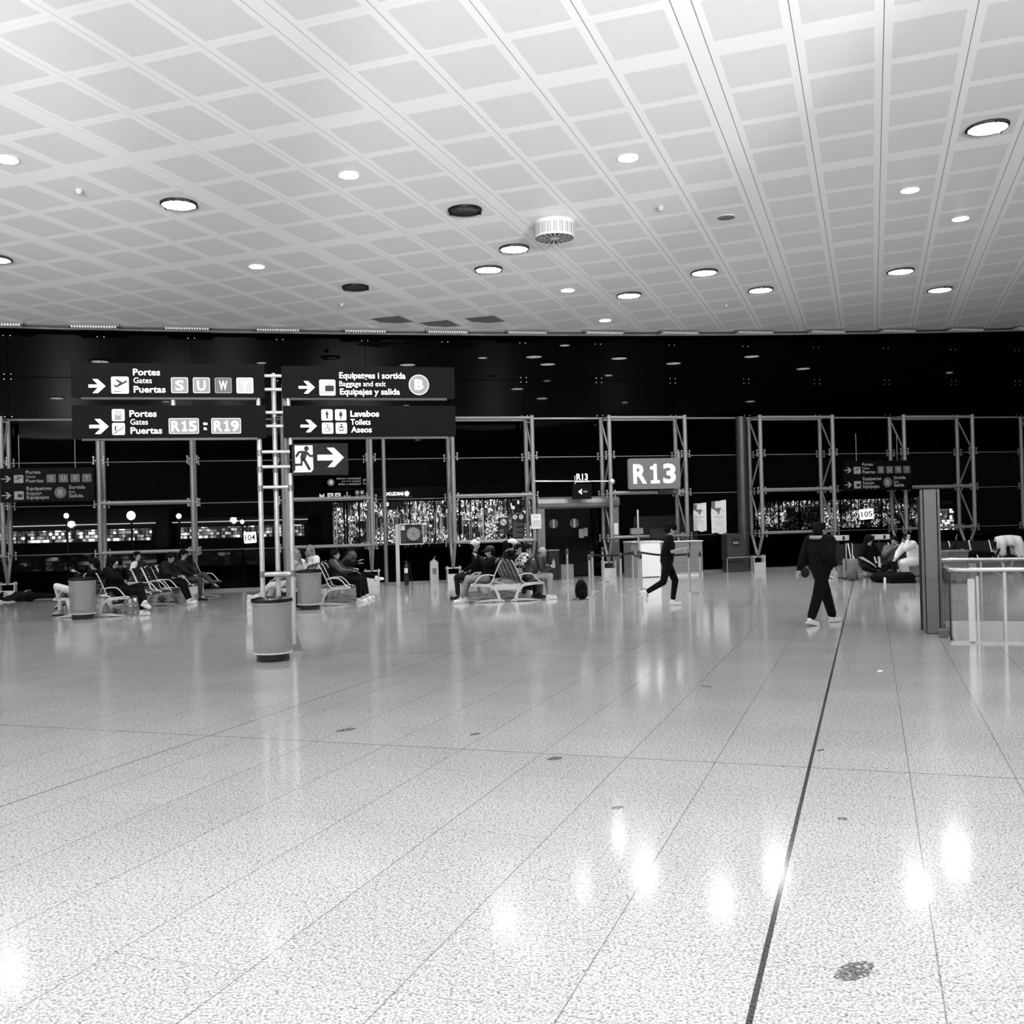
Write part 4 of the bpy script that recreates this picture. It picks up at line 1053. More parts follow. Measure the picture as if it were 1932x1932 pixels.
def person(loc, face, label, base=SIT, top=M_BLACK, leg=M_BLACK, shoe=M_SHOEW, hair='short', hmat=M_HAIR, short=False, hd=(0, 0), vox=.016, scale=1., cap=None, capback=False, hood=None, extra=(), name='person', fingers=False, scarf=None, vest=None, bulk=0., **J):
    P_ = {k_: v for k_, v in base.items()}; P_.update(J)
    g = lambda k_: V(P_[k_])
    root_loc = loc
    pel, che, nek, hea = g('pel'), g('che'), g('nek'), g('hea')
    lat = V((0, 1, 0)); q = Quaternion((0, 0, 1), R(hd[0])) @ Quaternion((0, 1, 0), R(hd[1]))
    tw_ = R(P_.get('twist', 0)); lat2 = V((-math.sin(tw_), math.cos(tw_), 0))
    sh = [nek + lat2 * .17 - V((0, 0, .045)), nek - lat2 * .17 - V((0, 0, .045))]
    hip = [pel + lat * .09, pel - lat * .09]
    body = MB()
    body.ell(pel, (.12, .155, .12)); body.cap(pel, che, .12, .12); body.ell(che, (.11, .15, .13)); body.cap(sh[0], sh[1], .055, .055)
    body.cap(che, nek - V((0, 0, .05)), .11, .06); body.cap(nek - V((0, 0, .05)), hea - V((0, 0, .05)), .055, .05)
    H = lambda x, y, z: hea + q @ V((x, y, z))
    body.ell(H(-.008, 0, .02), (.098, .077, .10), q); body.ell(H(.022, 0, -.045), (.068, .058, .068), q)
    body.cap(H(.088, 0, .012), H(.112, 0, -.022), .010, .014); body.cap(H(.075, -.012, -.052), H(.075, .012, -.052), .013, .013)
    for s_ in (-1, 1):
        body.ell(H(-.005, s_ * .079, -.005), (.022, .012, .032), q); body.ell(H(.078, s_ * .03, .03), (.018, .02, .012), q)
    tp = MB(); tr_ = MB()
    o_ = .016 + bulk
    tp.cap(pel + V((0, 0, .02)), che, .125 + o_, .12 + o_); tp.ell(pel + V((0, 0, .0)), (.125 + o_, .155 + o_, .11)); tp.ell(che, (.115 + o_, .155 + o_, .14 + bulk)); tp.cap(sh[0], sh[1], .06 + o_, .06 + o_)
    tp.cap(che, nek - V((0, 0, .04)), .115 + o_, .058 + o_)
    tr_.ell(pel - V((0, 0, .03)), (.13, .165, .115))
    for i in (0, 1):
        e_, h_ = V(P_['e'][i]), V(P_['h'][i])
        body.cap(sh[i], e_, .048, .040); body.cap(e_, h_, .040, .027)
        d = (h_ - e_).normalized()
        side = d.cross(V((0, 0, 1))); side = side.normalized() if side.length > .1 else V((0, 1, 0))
        hv = P_.get('hdir', (None, None))[i]; d2 = V(hv).normalized() if hv else d
        nrm = side.cross(d2).normalized() if abs(side.dot(d2)) < .9 else V((0, 0, 1)); side = d2.cross(nrm).normalized()
        pm = h_ + d2 * .055; rot = Matrix((d2, side, nrm)).transposed().to_quaternion()
        body.ell(pm, (.05, .040, .017), rot)
        cu = -nrm * .35
        for fi, (o1, ln) in enumerate(((-.03, .062), (-.010, .075), (.012, .07), (.032, .055))):
            sp_ = 1.6 if fingers else 1.0
            a0 = pm + d2 * .035 + side * o1; dd = (d2 + side * o1 * 6 * (sp_ - .6) + (V((0, 0, 0)) if fingers else cu)).normalized(); a1 = a0 + dd * ln * .55; a2 = a1 + (dd + (V((0, 0, 0)) if fingers else cu * 1.6)).normalized() * ln * .5
            body.cap(a0, a1, .0095, .0085, 8); body.cap(a1, a2, .0085, .007, 8)
        t0_ = pm - d2 * .02 + side * (-.035); t1_ = t0_ + (d2 * .6 - side * .9).normalized() * .045; body.cap(t0_, t1_, .012, .0095, 8); body.cap(t1_, t1_ + d2 * .03, .0095, .008, 8)
        if short:
            tp.cap(sh[i], sh[i].lerp(e_, .75), .066 + bulk, .062 + bulk)
        else:
            tp.cap(sh[i], e_, .064 + o_, .054 + o_ * .7); tp.cap(e_, e_.lerp(h_, .93), .054 + o_ * .7, .042 + bulk * .3)
        k_, a_ = V(P_['k'][i]), V(P_['a'][i])
        body.cap(hip[i], k_, .075, .052); body.cap(k_, a_, .050, .035)
        lb = P_.get('legb', 0); tr_.cap(hip[i], k_, .098 + lb, .073 + lb); tr_.cap(k_, k_.lerp(a_, .93), .071 + lb, .052 + lb)
        fd = V(P_['f'][i]).normalized(); ft = V((0, 0, 1)); ft = (ft - fd * ft.dot(fd)).normalized(); sd_ = ft.cross(fd)
        body.cap(a_, a_ + fd * .12 - ft * .05, .035, .028)
    r0_ = empty(name, loc, R(face), label, 'person'); r0_.scale = (scale,) * 3
    bo = rem(body, 'body', M_SKIN, r0_, vox * (.62 if fingers else .8)); 
    rem(tr_, 'trousers', leg, r0_, vox)
    rem(tp, 'top', top, r0_, vox)
    if vest is not None:
        vb = MB(); vb.cap(pel + V((.0, 0, .1)), che + V((.0, 0, .08)), .145 + o_, .15 + o_); vb.ell(che, (.14 + o_, .175 + o_, .17)); rem(vb, 'vest', vest, r0_, vox)
    for i in (0, 1):
        a_ = V(P_['a'][i]); fd = V(P_['f'][i]).normalized(); ft = V((0, 0, 1)); ft = (ft - fd * ft.dot(fd)).normalized(); sd_ = ft.cross(fd)
        sh_ = MB(); rot = Matrix((fd, sd_, ft)).transposed().to_quaternion()
        sh_.cap(a_ + ft * .0, a_ - ft * .045 - fd * .02, .047, .047); sh_.ell(a_ + fd * .03 - ft * .055, (.10, .043, .042), rot); sh_.ell(a_ + fd * .10 - ft * .062, (.085, .047, .036), rot)
        so = rem(sh_, 'shoe', shoe, r0_, .009)
        sl = MB(); sl.prism([(x * 1.0, y) for x, y in [(-.075, -.03), (-.085, 0), (-.075, .03), (0, .036), (.09, .047), (.16, .04), (.185, 0), (.16, -.04), (.09, -.047), (0, -.036)]], -.1, -.078, plane='xy')
        sl.v = [tuple(a_ + fd * x + sd_ * y + ft * z) for x, y, z in sl.v]; sl.build('sole', M_SHOEW if shoe == M_SHOEW else M_DCLOTH, so)
    hb = MB()
    if hair == 'short':
        hb.ell(H(-.028, 0, .038), (.108, .096, .106), q); hb.ell(H(-.05, 0, -.01), (.085, .092, .09), q); hb.ell(H(.022, 0, .092), (.078, .072, .048), q)
    elif hair == 'bald':
        hb.ell(H(-.055, 0, -.005), (.062, .081, .055), q)
    elif hair in ('long', 'curly'):
        k1 = 1.15 if hair == 'curly' else 1.
        hb.ell(H(-.03, 0, .035), (.112 * k1, .10 * k1, .112), q); hb.ell(H(-.055, 0, -.05), (.08 * k1, .092 * k1, .11), q)
        for s_ in (-1, 1):
            hb.cap(H(-.03, s_ * .075, .02), H(.0, s_ * .105 * k1, -.17), .045, .05 * k1); hb.cap(H(-.0, s_ * .105 * k1, -.17), H(.02, s_ * .10 * k1, -.27), .05 * k1, .03)
        hb.cap(H(-.07, 0, -.05), H(-.10, 0, -.24), .08, .06)
    elif hair == 'tail':
        hb.ell(H(-.026, 0, .035), (.109, .096, .106), q); hb.ell(H(-.06, 0, -.01), (.06, .075, .07), q); hb.cap(H(-.11, 0, .03), H(-.16, 0, -.05), .03, .035); hb.cap(H(-.16, 0, -.05), H(-.15, 0, -.16), .035, .018)
    if hair: rem(hb, 'hair', hmat, r0_, .012)
    if cap is not None:
        cbm = MB(); cbm.ell(H(-.012, 0, .058), (.124, .104, .092), q); sgn = -1 if capback else 1
        cbm.ell(H(sgn * .12, 0, .055), (.085, .065, .010), q @ Quaternion((0, 1, 0), R(12 * sgn))); rem(cbm, 'cap', cap, r0_, .008)
    if hood is not None:
        hm = MB(); hm.ell(H(-.045, 0, .03), (.115, .105, .13), q); hm.cap(H(-.05, 0, -.05), nek + V((-.02, 0, 0)), .095, .10); rem(hm, 'hood', hood, r0_, .013)
    fb_ = MB()
    for s_ in (-1, 1): fb_.ell(H(.088, s_ * .03, .012), (.012, .014, .008), q, 8, 6); fb_.ell(H(.089, s_ * .031, .036), (.010, .019, .004), q, 8, 6)
    fb_.build('eyes', M_EYE, r0_, smooth=True)
    for nm, mm, fn in extra:
        b = MB(); fn(b, H, P_); o = b.build(nm, mm, r0_, smooth=True)
    return r0_

def held(name, m, fn, loc, face, label, cat):
    e = empty(name, loc, R(face), label, cat); b = MB(); fn(b); b.build('body', m, e, smooth=True); return e

# --- the two walkers
person((3.17, 21.1, 0), 2, 'person walking right past the gate desk in black cap and black t-shirt', STAND, short=True, cap=M_BLACK, capback=True, vox=.012, hair='short', scale=1.0, hd=(0, 22),
       pel=(-.02, 0, .93), che=(.03, 0, 1.24), nek=(.03, 0, 1.43), hea=(.08, 0, 1.565), k=((.16, .1, .51), (-.12, -.1, .50)), a=((.10, .1, .11), (-.48, -.1, .30)), f=((1, 0, 0), (.45, 0, -.9)),
       e=((.02, .24, 1.14), (.05, -.25, 1.12)), h=((.27, .12, 1.12), (.36, -.14, 1.17)))
held('phone', M_INK, lambda b: b.box(0, .012, -.035, .035, 0, .15), (3.60, 20.98, 1.14), 0, 'black phone held by the walking person in the black cap', 'phone')
person((5.06, 16.95, 0), 25, 'person walking away to the right in dark hoodie and loose black trousers', STAND, top=M_BLACK, leg=M_BLACK, vox=.012, bulk=.05, hair='short', scale=1.0, hd=(-8, 0), twist=10, legb=.022,
       pel=(-.0, 0, .94), che=(.0, 0, 1.23), nek=(.0, 0, 1.40), hea=(.02, 0, 1.54), k=((.19, .11, .5), (-.16, -.11, .51)), a=((.33, .12, .11), (-.33, -.12, .13)), f=((1, 0, 0), (1, .0, -.25)),
       e=((-.08, .27, 1.12), (-.06, -.27, 1.12)), h=((-.22, .26, .90), (.12, -.2, .98)),
       extra=(('hood_collar', M_LCLOTH, lambda b, H, P_: b.tube([(-.05 + .10 * math.cos(a_ / 10 * 6.28), .11 * math.sin(a_ / 10 * 6.28), 1.43) for a_ in range(10)], .03, 8, closed=True)),
              ))
held('camera_bag', M_DCLOTH, lambda b: (b.ell((0, 0, 0), (.07, .05, .08)), b.tube([(-.02, -.03, .06), (0, 0, .14), (.03, .03, .06)], .006, 6)), (4.76, 16.80, .86), 0, 'small dark bag held in left hand of the hooded walker', 'bag')

# --- seat group A (nearest the gate door)
def on(bn, sx, k_, y=.0, dx=0.):
    """floor point and heading under a sitter on seat k of side sx"""
    a = bn.rotation_euler[2]; x_, y_ = sx * (.50 + dx), .28 + .56 * k_ + y
    return (bn.location[0] + x_ * math.cos(a) - y_ * math.sin(a), bn.location[1] + x_ * math.sin(a) + y_ * math.cos(a), 0), math.degrees(a) + (0 if sx > 0 else 180)
l, a = on(BA, 1, 0, 0, .08)
person(l, a, 'person leaning forward in dark puffer jacket holding a bottle, pale trousers, near seat', top=mat('dark_puffer_nylon', .12, .35, grain=.5, gscale=14), leg=M_LCLOTH, hair='bald', hmat=M_HAIRL, bulk=.03, hd=(-5, 28),
       che=(.10, 0, .82), nek=(.22, 0, .98), hea=(.31, 0, 1.08), e=((.25, .22, .72), (.25, -.22, .72)), h=((.47, .06, .76), (.47, -.06, .74)), k=((.42, .10, .54), (.46, -.10, .54)), a=((.46, .10, .11), (.42, -.12, .11)))
held('plastic_bottle', mat('clear_bottle', .75, .2), lambda b: (b.cyl((0, 0, 0), (0, 0, .15), .035, n=14), b.cyl((0, 0, .15), (0, 0, .20), .016, n=10)), (l[0] + .56, l[1] + .05, .72), 0, 'clear drink bottle held by the person in the puffer jacket', 'bottle')
l, a = on(BA, 1, 1); person(l, a, 'person in checked shirt on the second right seat, near the gate door', top=M_PLAID, leg=M_GCLOTH, shoe=M_SHOEB, hd=(-10, 15), che=(.0, 0, .83), nek=(.08, 0, 1.02), hea=(.15, 0, 1.15), bulk=.02)
l, a = on(BA, 1, 2); person(l, a - 15, 'person facing forward in dark jacket behind the checked shirt', top=M_BLACK, leg=M_DCLOTH, shoe=M_SHOEB, hd=(-45, 5), nek=(.0, 0, 1.0), hea=(.06, 0, 1.13))
l, a = on(BA, 1, 3); person(l, a, 'person in pale peaked cap raising a hand to the mouth, right facing', top=M_BLACK, leg=M_DCLOTH, cap=M_WCLOTH, hd=(0, 5), hea=(.03, 0, 1.24), nek=(-.02, 0, 1.08), e=((.1, .24, .86), (.12, -.24, .86)), h=((.2, .1, 1.12), (.27, -.1, .70)))
l, a = on(BA, -1, 0, 0, -.06); person(l, a, 'person in dark cap and pale jeans facing left, eating, near seat', top=M_BLACK, leg=mat('pale_denim', .52, .85, grain=.2), shoe=M_SHOEW, cap=M_INK, hd=(0, 10), che=(-.12, 0, .82), nek=(-.14, 0, 1.0), hea=(-.10, 0, 1.13), e=((.06, .24, .84), (.12, -.24, .84)), h=((.20, .08, 1.04), (.18, -.10, .98)), k=((.44, .12, .53), (.40, -.1, .55)), a=((.60, .16, .11), (.46, -.12, .11)))
l, a = on(BA, -1, 2); person(l, a - 10, 'person in white cap turned backwards seen from behind', top=M_BLACK, leg=M_DCLOTH, shoe=M_SHOEB, cap=M_WCLOTH, capback=True, hd=(150, 0), nek=(0, 0, 1.10), hea=(-.02, 0, 1.26))
l, a = on(BA, 1, 4); person(l, a, 'person with dark hair on the farthest right seat nearest the glass', top=M_DCLOTH, leg=M_DCLOTH, shoe=M_SHOEB, hea=(.02, 0, 1.2), nek=(-.02, 0, 1.04))
# --- seat group B (middle)
l, a = on(BB, -1, 0); person(l, a - 10, 'person in light hoodie and pale trousers facing left behind the tower tubes', top=M_LCLOTH, leg=M_WCLOTH, hair='long', hmat=M_HAIRL, hd=(40, 8), k=((.50, .1, .5), (.50, -.1, .47)), a=((.72, .1, .32), (.66, -.08, .14)), h=((.42, .12, .62), (.38, -.12, .62)))
l, a = on(BB, -1, 1); person(l, a + 20, 'person with dark ponytail and white top seen from behind', top=M_WCLOTH, leg=M_DCLOTH, hair='tail', hd=(20, 0))
l, a = on(BB, -1, 3, 0, -.12); person(l, a + 50, 'person with fair hair in white hoodie looking towards the hall', top=M_WCLOTH, leg=M_LCLOTH, hair='long', hmat=M_HAIRL, hd=(25, 5), bulk=.01, nek=(-.06, 0, 1.06), hea=(.0, 0, 1.22))
PUF = MATS['dark_puffer_nylon']
l, a = on(BB, 1, 1); person(l, a, 'person in black puffer jacket leaning back, face to the right', top=PUF, leg=M_BLACK, bulk=.04, hd=(-8, 0), che=(-.10, 0, .80), nek=(-.14, 0, .99), hea=(-.10, 0, 1.12), e=((.05, .26, .75), (.05, -.26, .75)), h=((.3, .1, .78), (.3, -.1, .74)))
l, a = on(BB, 1, 2); person(l, a, 'person with curly hair bent over a phone in black coat', top=M_BLACK, leg=M_BLACK, shoe=M_SHOEW, hair='curly', hmat=mat('brown_curly_hair', .22, .6, grain=.6, gscale=40), bulk=.03, hd=(-5, 40), che=(.05, 0, .80), nek=(.14, 0, .95), hea=(.22, 0, 1.04), h=((.34, .10, .88), (.38, -.10, .95)), a=((.48, .12, .11), (.48, -.12, .11)))
l, a = on(BB, 1, 3); person(l, a, 'person in black with one leg crossed showing a white sneaker', top=M_BLACK, leg=M_BLACK, hair='long', hd=(-10, 20), che=(.0, 0, .83), nek=(.06, 0, 1.02), hea=(.13, 0, 1.14), bulk=.03, k=((.42, .08, .60), (.44, -.12, .53)), a=((.74, -.12, .52), (.52, -.14, .11)), f=((1, -.2, .25), (1, 0, 0)))
# --- seat group C (left)
l, a = on(BC, -1, 0, .1, -.2); person(l, a, 'person in pale trousers reclining and facing left, near left seat', top=M_BLACK, leg=M_WCLOTH, shoe=M_LCLOTH, hd=(0, 18), pel=(.18, 0, .52), che=(-.12, 0, .77), nek=(-.2, 0, .98), hea=(-.2, 0, 1.12), k=((.62, .06, .66), (.60, -.12, .58)), a=((.66, -.16, .30), (.66, -.14, .11)), f=((1, -.1, -.4), (1, 0, 0)), h=((.2, .06, .95), (.16, -.06, .92)), e=((-.02, .24, .76), (-.02, -.24, .76)))
l, a = on(BC, 1, 0); person(l, a, 'person asleep under a black hood with crossed legs and white sneakers', top=M_BLACK, leg=M_BLACK, hood=M_BLACK, hair=None, bulk=.035, hd=(0, 30), pel=(.05, 0, .52), che=(-.12, 0, .78), nek=(-.18, 0, 1.0), hea=(-.12, 0, 1.12), e=((.02, .25, .84), (.02, -.25, .84)), h=((.1, .05, 1.02), (.12, -.08, .74)), k=((.46, .04, .64), (.50, -.12, .52)), a=((.66, -.22, .30), (.56, -.14, .11)), f=((.9, -.3, -.3), (1, 0, 0)))
l, a = on(BC2, 1, 0); person(l, a, 'person in dark sweater bent forward with pale sneakers, second left group', top=M_DCLOTH, leg=M_BLACK, bulk=.02, hd=(-5, 25), che=(.02, 0, .82), nek=(.08, 0, 1.02), hea=(.16, 0, 1.13), e=((.15, .24, .78), (.15, -.24, .78)), h=((.38, .1, .70), (.38, -.1, .70)), k=((.44, .1, .53), (.46, -.1, .50)), a=((.60, .1, .11), (.66, -.12, .11)))
l, a = on(BC2, 1, 2); person(l, a, 'person in charcoal trousers with a high crossed leg near the glass', top=M_DCLOTH, leg=mat('charcoal_denim', .2, .8, grain=.2), shoe=M_SHOEB, hd=(0, 20), k=((.46, .06, .66), (.44, -.12, .53)), a=((.80, -.10, .42), (.46, -.14, .11)), f=((1, -.1, -.2), (1, 0, 0)))
l, a = on(BC2, -1, 1); person(l, a, 'person with headphones and white collar seen from behind on the left', top=M_WCLOTH, leg=M_DCLOTH, shoe=M_SHOEB, hair='short', hd=(160, 0), vest=M_DCLOTH, nek=(0, 0, 1.02), hea=(0, 0, 1.16),
       extra=(('headphones', M_DARKPLASTIC, lambda b, H, P_: (b.tube([H(0, .088 * math.cos(t_ / 10 * math.pi), .02 + .11 * math.sin(t_ / 10 * math.pi)) for t_ in range(11)], .008, 6), b.ell(H(0, .09, .01), (.035, .018, .04)), b.ell(H(0, -.09, .01), (.035, .018, .04)))),))
# --- lying on the floor at the far left
person((-12.9, 27.4, 0), 0, 'person lying asleep in dark clothes on the floor by the glass, far left', SIT, top=M_DCLOTH, leg=M_BLACK, shoe=M_LCLOTH, hd=(0, -70), vox=.02,
       pel=(0, 0, .14), che=(-.32, 0, .15), nek=(-.52, 0, .15), hea=(-.66, 0, .16), k=((.42, .1, .15), (.42, -.1, .15)), a=((.82, .1, .12), (.82, -.12, .12)), f=((.3, 0, 1), (.3, -.2, 1)), e=((-.3, .25, .12), (-.3, -.25, .12)), h=((-.1, .1, .26), (-.1, -.1, .26)))
# --- right side: on the floor and on the seat row
person((9.35, 27.15, 0), -72, 'person with long curly dark hair and glasses sitting cross legged before the seats', SIT, top=M_BLACK, leg=M_BLACK, hair='curly', bulk=.02, short=True, hd=(-8, 18), scale=1.06,
       pel=(0, 0, .36), che=(.0, 0, .66), nek=(.04, 0, .86), hea=(.09, 0, 1.0), k=((.32, .34, .34), (.32, -.34, .34)), a=((.46, -.06, .16), (.44, .08, .18)), f=((.5, -.8, -.1), (.5, .8, -.1)), e=((.08, .27, .60), (.08, -.27, .60)), h=((.30, .12, .44), (.30, -.12, .44)),
       extra=(('glasses', M_INK, lambda b, H, P_: [b.tube([H(.105, s_ * .033 + .022 * math.cos(t_ / 8 * 6.28), .012 + .018 * math.sin(t_ / 8 * 6.28)) for t_ in range(8)], .003, 5, closed=True) for s_ in (-1, 1)]),))
person((9.95, 26.9, 0), -95, 'person with dark hair in grey jacket holding hands near the face', SIT, top=M_GCLOTH, leg=M_BLACK, hair='short', bulk=.02, hd=(-35, 10),
       pel=(0, 0, .42), che=(.0, 0, .72), nek=(.03, 0, .90), hea=(.07, 0, 1.03), k=((.36, .14, .52), (.38, -.14, .50)), a=((.44, .10, .12), (.62, -.12, .12)), e=((.12, .26, .72), (.12, -.26, .70)), h=((.24, .08, .90), (.22, -.06, .86)))
person((10.28, 26.4, 0), 188, 'person in long pale robe sitting sideways and raising an open hand', SIT, top=M_WCLOTH, leg=M_WCLOTH, shoe=M_SHOEW, hair='long', bulk=.03, hd=(0, 25), fingers=True, scale=1.0,
       pel=(0, 0, .52), che=(.02, 0, .82), nek=(.12, 0, 1.0), hea=(.2, 0, 1.08), k=((.34, .1, .48), (.28, -.1, .48)), a=((.24, .1, .11), (.22, -.12, .11)), legb=.03, e=((.34, .26, .86), (.30, -.2, .74)), h=((.26, .20, 1.06), (.44, -.1, .62)), hdir=((-.15, .1, 1), None))
held('travel_bag', M_BLACK, lambda b: (b.cap((-.18, 0, .14), (.22, 0, .14), .14, .14), b.box(-.3, .34, -.14, .14, 0, .1)), (9.75, 25.95, 0), -8, 'low black sports bag on the floor in front of the robed person', 'bag')
held('dark_holdall', M_BLACK, lambda b: (b.ell((0, 0, .13), (.34, .22, .14)), b.ell((.2, .05, .18), (.15, .15, .12))), (9.45, 26.35, 0), 0, 'rounded black bag on the floor before the cross legged person', 'bag')
held('grey_rucksack', M_GCLOTH, lambda b: (b.ell((0, 0, .17), (.17, .14, .18)), b.ell((.02, -.1, .12), (.1, .06, .1))), (8.98, 27.35, 0), 20, 'slumped grey rucksack on the floor beside the silver suitcase', 'bag')
e = empty('water_bottle', (9.36, 25.95, 0), 0, 'small white bottle on the floor left of the black sports bag', 'bottle')
MB().lathe([(.03, 0), (.032, .02), (.032, .13), (.015, .155)], 16).build('body', M_WHITE, e, smooth=True); MB().lathe([(.017, .155), (.017, .19)], 12).build('bottle_cap', M_INK, e)
# person beyond the pillar lying along the seats, and jacket over a seat
person((12.35, 28.25, 0), 0, 'person lying along the dark seat row with a hand raised, right of pillar', SIT, top=M_DCLOTH, leg=M_BLACK, shoe=M_SHOEB, hd=(0, -70), vox=.02,
       pel=(0, 0, .57), che=(-.32, 0, .58), nek=(-.52, 0, .60), hea=(-.66, 0, .62), k=((.42, .08, .62), (.42, -.08, .62)), a=((.82, .08, .58), (.82, -.1, .58)), f=((.3, 0, 1), (.3, -.2, 1)), e=((-.2, .2, .75), (-.3, -.22, .62)), h=((-.1, .16, .98), (-.1, -.1, .70)), hdir=((0, 0, 1), None))
jk = empty('hanging_jacket', (13.75, 28.55, 0), 0, 'pale jacket draped over a seat back at the right edge', 'jacket')
b = MB(); n_ = 14
for sgn in (-1, 1):
    vs = []; fs = []
    for j in range(8):
        for i in range(n_ + 1):
            t_ = -1 + 2 * i / n_; x = t_ * (.36 + .07 * j / 7); z = 1.07 - .05 * abs(t_) ** 2 - j * (.072 + .02 * abs(t_)); y = -.10 * sgn - .02 * math.sin(t_ * 9 + j * .4)
            if sgn > 0: y = -.02 - .12 * min(1, j / 2) - .025 * math.sin(t_ * 10)
            else: y = .03 + .05 * min(1, j / 2)
            vs.append((x, y, z))
    fs = [(j * (n_ + 1) + i, j * (n_ + 1) + i + 1, (j + 1) * (n_ + 1) + i + 1, (j + 1) * (n_ + 1) + i) for j in range(7) for i in range(n_) if not (sgn > 0 and j > 3 and 5 <= i <= 8)]
    b.add(vs, fs)
o = b.build('cloth', M_WCLOTH, jk, smooth=True); sm = o.modifiers.new('s', 'SOLIDIFY'); sm.thickness = .015; REM.append(o)

# silver suitcase
sc_ = empty('cabin_suitcase', (9.12, 27.85, 0), -R(15), 'silver ribbed cabin suitcase with raised handle', 'suitcase')
b = MB(); b.prism(rrect(-.20, .20, .05, .55, .04), -.12, .12)
for i in range(9): b.box(-.17, .17, -.128, .128, .09 + .048 * i, .105 + .048 * i)
b.build('shell', mat('silver_shell', .62, .3, .5), sc_)
b = MB()
for x in (-.09, .07): b.cyl((x, .09, .5), (x, .09, 1.0), .012, n=8)
b.each('handle_rod', M_ALU, sc_, smooth=True); MB().box(-.10, .08, .075, .105, .97, 1.0).build('handle', M_DARKPLASTIC, sc_)
b = MB()
for x in (-.16, .16):
    for y in (-.09, .09): b.cyl((x, y - .012, .025), (x, y + .012, .025), .025, n=12)
b.each('wheel', M_DARKPLASTIC, sc_)
MB().box(-.13, -.10, -.131, -.12, .06, .55).build('seam', M_INK, sc_)

# seat group belongings
bp = empty('backpack', (1.53, 23.35, 0), R(15), 'black backpack standing on the floor by the queue posts', 'backpack')
b = MB(); b.ell((0, 0, .22), (.15, .12, .23)); b.ell((0, -.05, .13), (.13, .11, .13)); b.build('body', M_BLACK, bp, smooth=True)
b = MB(); b.tube([(-.05, .02, .43), (-.03, .02, .49), (.03, .02, .49), (.05, .02, .43)], .01, 6); b.tube([(-.12, -.04, .38), (-.18, -.1, .2), (-.15, -.08, .03), (-.24, -.1, .01)], .012, 6); b.build('strap', M_DCLOTH, bp)
cp = empty('paper_cup', (.76, 23.3, 0), 0, 'white paper cup on the floor at the right seat foot', 'cup'); MB().lathe([(.028, 0), (.04, .10), (.042, .10), (.041, .105), (.036, .10)], 18).build('body', M_WHITE, cp, smooth=True)
sbg = empty('shopping_bag', on(BC, 1, 1, .1)[0][:2] + (.42,), R(-10), 'white paper shopping bag standing on a left group seat', 'bag')
b = MB(); b.prism([(-.13, 0), (.13, 0), (.16, .26), (-.15, .26)], -.06, .06); b.build('body', M_PAPER, sbg); b = MB(); b.tube([(-.06, 0, .25), (-.05, 0, .34), (.05, 0, .34), (.06, 0, .25)], .006, 6); b.build('bag_handle', M_DULL, sbg)
held('striped_backpack', mat('pale_striped_nylon', .7, .6, grain=.5, gscale=10), lambda b: (b.ell((0, 0, .2), (.15, .13, .22)),), (-8.35, 25.6, 0), 0, 'pale striped backpack on the floor behind the sneakers, left group', 'backpack')
held('plastic_carrier_bag', mat('crinkled_pale_plastic', .85, .4, grain=.35, gscale=12), lambda b: b.prism([(-.18, 0), (.15, 0), (.18, .3), (.1, .38), (.05, .30), (-.17, .34)], -.09, .09), (-5.72, 22.75, 0), 5, 'crinkled pale carrier bag on the floor left of the tower bin', 'bag')
held('wheeled_case', M_DCLOTH, lambda b: b.box(-.25, .25, -.15, .15, .03, .36), (-5.0, 22.9, 0), 0, 'dark low suitcase on floor under the middle seats', 'suitcase')
held('crushed_tissue', M_PAPER, lambda b: (b.ell((0, 0, .008), (.045, .03, .009)), b.ell((.03, .02, .01), (.02, .03, .01))), (4.16, 11.77, 0), 30, 'small white crumpled tissue lying on the floor at right', 'litter')

# ================================================================== GATE AREA
# queue posts
qp = None
posts = [((1.77, 23.95), 'just right of the black backpack'), ((2.56, 29.4), 'behind the queue, left of the desk'), ((2.55, 24.45), 'with wide shiny foot left of the desk'), ((3.08, 26.5), 'before the white desk front, left'),
         ((2.98, 24.1), 'before the white desk front, nearest'), ((4.13, 24.2), 'right of the walking person'), ((4.42, 24.35), 'with wide shiny foot at the right end'), ((1.5, 28.6), 'in front of the gate door leaves'), ((1.99, 25.9), 'second right of the black backpack'), ((3.2, 26.3), 'holding the rising black belt')]
pos_ = []
for (x, y), w_ in posts:
    if qp is None:
        qp = e = empty('queue_post')
        MB().lathe([(.17, 0), (.17, .015), (.15, .022), (.03, .03)], 32).build('foot', M_CHROME, e, smooth=True)
        MB().cyl((0, 0, .02), (0, 0, .93), .032, n=18).build('tube', M_CHROME, e, smooth=True)
        MB().lathe([(.036, .86), (.036, .985), (.03, .995), (.001, .996)], 18).build('head', mat('grey_post_head', .35, .4), e, smooth=True)
        MB().box(-.02, .02, -.05, -.03, .86, .95).build('belt_slot', M_INK, e)
    else: e = copy_tree(qp)
    e.location = (x, y, 0); tag(e, 'steel queue barrier post ' + w_, 'queue post', 'steel queue barrier posts')
